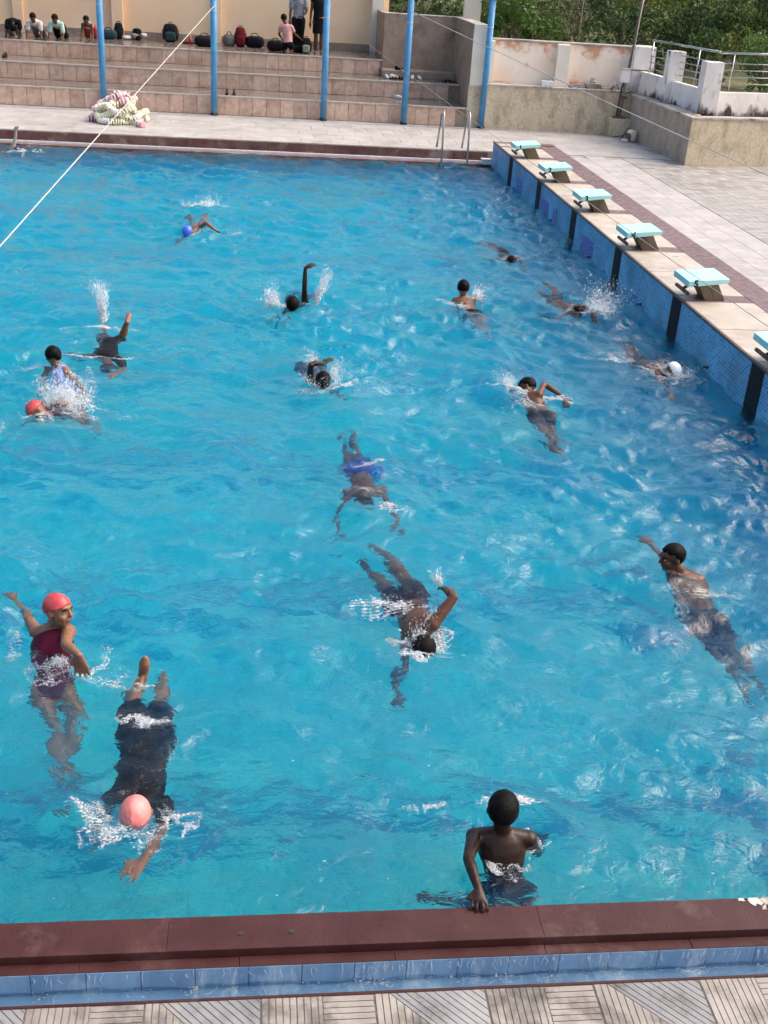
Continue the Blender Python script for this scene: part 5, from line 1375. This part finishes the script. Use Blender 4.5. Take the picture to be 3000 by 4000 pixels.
Spray(3).foam(at('bluetrunks', 'wl', -.05, .0), .12, .08, 110, .010).foam(at('bluetrunks', 'pv', 0, -.05), .14, .04, 60, .008).foam(at('bluetrunks', 'hd', 0, .05), .16, .05, 50, .007).done('light foam over the gliding boy in blue trunks')
Spray(4).foam(at('navytrunks', 'pv', -.12, -.12), .24, .10, 520, .013, -.1).foam(at('navytrunks', 'sl', .0, -.05), .12, .12, 300, .012).jet(at('navytrunks', 'sl', .0, .03, -.05), (.05, .1, .9), .04, .13, 160, .010).foam(at('navytrunks', 'hd', .0, .05), .17, .12, 420, .010).jet(at('navytrunks', 'hd', -.02, .02, .03), (0, -.1, .6), .06, .10, 130, .009).foam(at('navytrunks', 'hd', .05, -.12), .18, .07, 240, .010).foam(at('navytrunks', 'er', 0, 0), .10, .10, 140, .009).jet(at('navytrunks', 'wl', -.03, .05, -.02), (-.2, .2, .4), .03, .10, 90, .009).done('thick foam round the freestyle boy in navy trunks')
Spray(5).foam(at('boyright', 'pv', .05, .08), .22, .05, 60, .006).foam(at('boyright', 'hd', .08, -.10), .05, .05, 40, .006).done('thin ripples of foam on the bare backed boy')
Spray(6).foam(at('boyedge', 'hd', .12, .30), .16, .05, 90, .008).foam(at('boyedge', 'sr', .02, .05), .10, .07, 130, .009).foam(at('boyedge', 'sl', .07, -.08), .04, .08, 70, .008).foam(at('boyedge', 'pv', .0, .05), .08, .12, 90, .007).foam(at('boyedge', 'hd', -.28, .30), .14, .03, 40, .007).done('small foam flecks round the boy at the near coping')
Spray(7).foam(at('armover', 'sl', -.05, .05), .22, .18, 380, .014).jet(at('armover', 'hd', -.16, .05, -.05), (-.4, .3, .6), .07, .18, 220, .012).foam(at('armover', 'pv', -.16, .05), .18, .14, 240, .013).foam(at('armover', 'tr', 0, -.02), .07, .06, 110, .012).foam(at('armover', 'sr', .15, .0), .2, .08, 110, .012).done('white foam round the swimmer bringing his arm over')
Spray(8).crown(at('whitecap', 'hd', .05, 0, -.05), .16, .10, 260, .013).foam(at('whitecap', 'hd', .05, -.05), .28, .26, 420, .014).foam(at('whitecap', 'sr', -.02, 0), .16, .16, 200, .013).foam(at('whitecap', 'pv', -.35, .02), .30, .18, 160, .012).done('foam round the white capped swimmer')
Spray(9).jet(at('swimup', 'sr', .06, .05, 0), (.3, .1, .5), .06, .18, 220, .012).foam(at('swimup', 'sr', .06, .0), .14, .12, 200, .013).foam(at('swimup', 'sl', -.05, -.2), .18, .10, 110, .012).done('spray beside the dark haired boy swimming away')
Spray(10).jet(at('splashhead', 'wl', .0, .0, 0), (.3, .1, .8), .14, .34, 420, .013).jet(at('splashhead', 'wl', .05, 0, 0), (.9, -.1, .5), .12, .40, 240, .012).foam(at('splashhead', 'hd', .15, 0), .30, .22, 380, .014).done('big spray thrown beside the tiled wall')
Spray(11).foam(at('underfar', 'hd', .08, 0), .24, .12, 200, .013).crown(at('underfar', 'hd', .10, .02, -.02), .12, .08, 70, .011).done('foam over the farthest swimmer near the wall')
Spray(12).jet(at('armup', 'sl', .12, .02, -.02), (.35, .02, 1), .045, .62, 420, .014).jet(at('armup', 'hd', -.22, .15, -.08), (-.2, .1, .8), .09, .26, 360, .014).foam(at('armup', 'hd', -.08, .18), .26, .14, 260, .014).foam(at('armup', 'hd', .22, .06), .16, .10, 140, .013).done('spray flung up round the raised straight arm')
Spray(13).foam(at('armfold', 'hd', .02, -.05), .30, .12, 300, .012, hole=.6).crown(at('armfold', 'hd', 0, .05, -.06), .17, .14, 260, .011).jet(at('armfold', 'wr', -.08, .05, -.05), (-.3, 0, .4), .07, .16, 160, .010).jet(at('armfold', 'hd', .10, .1, 0), (.25, .0, .6), .06, .22, 160, .010).done('water thrown up round the folded forearm swimmer')
Spray(14).foam(at('bluecap', 'al', -.1, .62), .36, .24, 260, .018).jet(at('bluecap', 'al', .0, .55, .03), (.1, .1, .6), .14, .20, 220, .016).foam(at('bluecap', 'hd', -.08, -.14), .30, .08, 220, .015).foam(at('bluecap', 'tl', .15, .0), .15, .12, 90, .015).done('kicked foam behind the bright blue cap swimmer')
Spray(15).jet((at('darkshirt', 'al')[0] - .30, at('darkshirt', 'al')[1] + .38, 0), (.02, .0, 1), .05, .55, 520, .015, 1.5).jet((at('darkshirt', 'al')[0] - .34, at('darkshirt', 'al')[1] + .40, .25), (-.15, .0, .7), .10, .30, 160, .010).foam((at('darkshirt', 'al')[0] - .30, at('darkshirt', 'al')[1] + .20, 0), .36, .06, 330, .014, -.05).foam(at('darkshirt', 'sl', -.16, -.08), .36, .05, 330, .012).foam(at('darkshirt', 'hr', .1, .06), .16, .02, 60, .009).done('tall column of water kicked up at left')
Spray(16).foam(at('lightblue', 'sr', .14, -.1), .08, .2, 130, .011, .6).foam(at('lightblue', 'sl', -.15, -.1), .2, .08, 50, .010).done('light foam on the arm of the girl in pale blue')
Spray(17).jet(at('redstrap', 'pv', .0, -.08, .20), (-.12, .0, 1), .10, .26, 620, .017).crown((at('redstrap', 'pv')[0] + .02, at('redstrap', 'pv')[1] - .06, .0), .20, .30, 620, .012).foam(at('redstrap', 'pv', .02, -.1), .30, .18, 620, .017).foam(at('redstrap', 'hd', .05, -.05), .18, .10, 170, .013).foam((at('redstrap', 'hd')[0] - .40, at('redstrap', 'hd')[1] - .45, 0), .20, .28, 190, .014).foam(at('redstrap', 'al', .05, -.2), .3, .12, 80, .011).done('broad white splash hiding the swimmer in red')
Spray(18).foam(at('farleft', 'hd', .10, -.1), .35, .10, 130, .018).done('little foam before the far left swimmer')
fk = Spray(19)
for _ in range(150):
    y = .1 + 18.5 * fk.r.random() ** 1.4; x = fk.r.uniform(-4.77 - 1.1 - .28 * (y + 3.5), min(-.1, -4.77 + 2.4 + .42 * (y + .5)))
    Z = level(x, y); fk.blob((x, y, Z + .002), .0028 * (1 + y * .08) * math.exp(fk.r.normal() * .5), (1.3, 1, .5))
fk.done('scattered bubbles and flecks floating on the pool', 'foam_flecks')
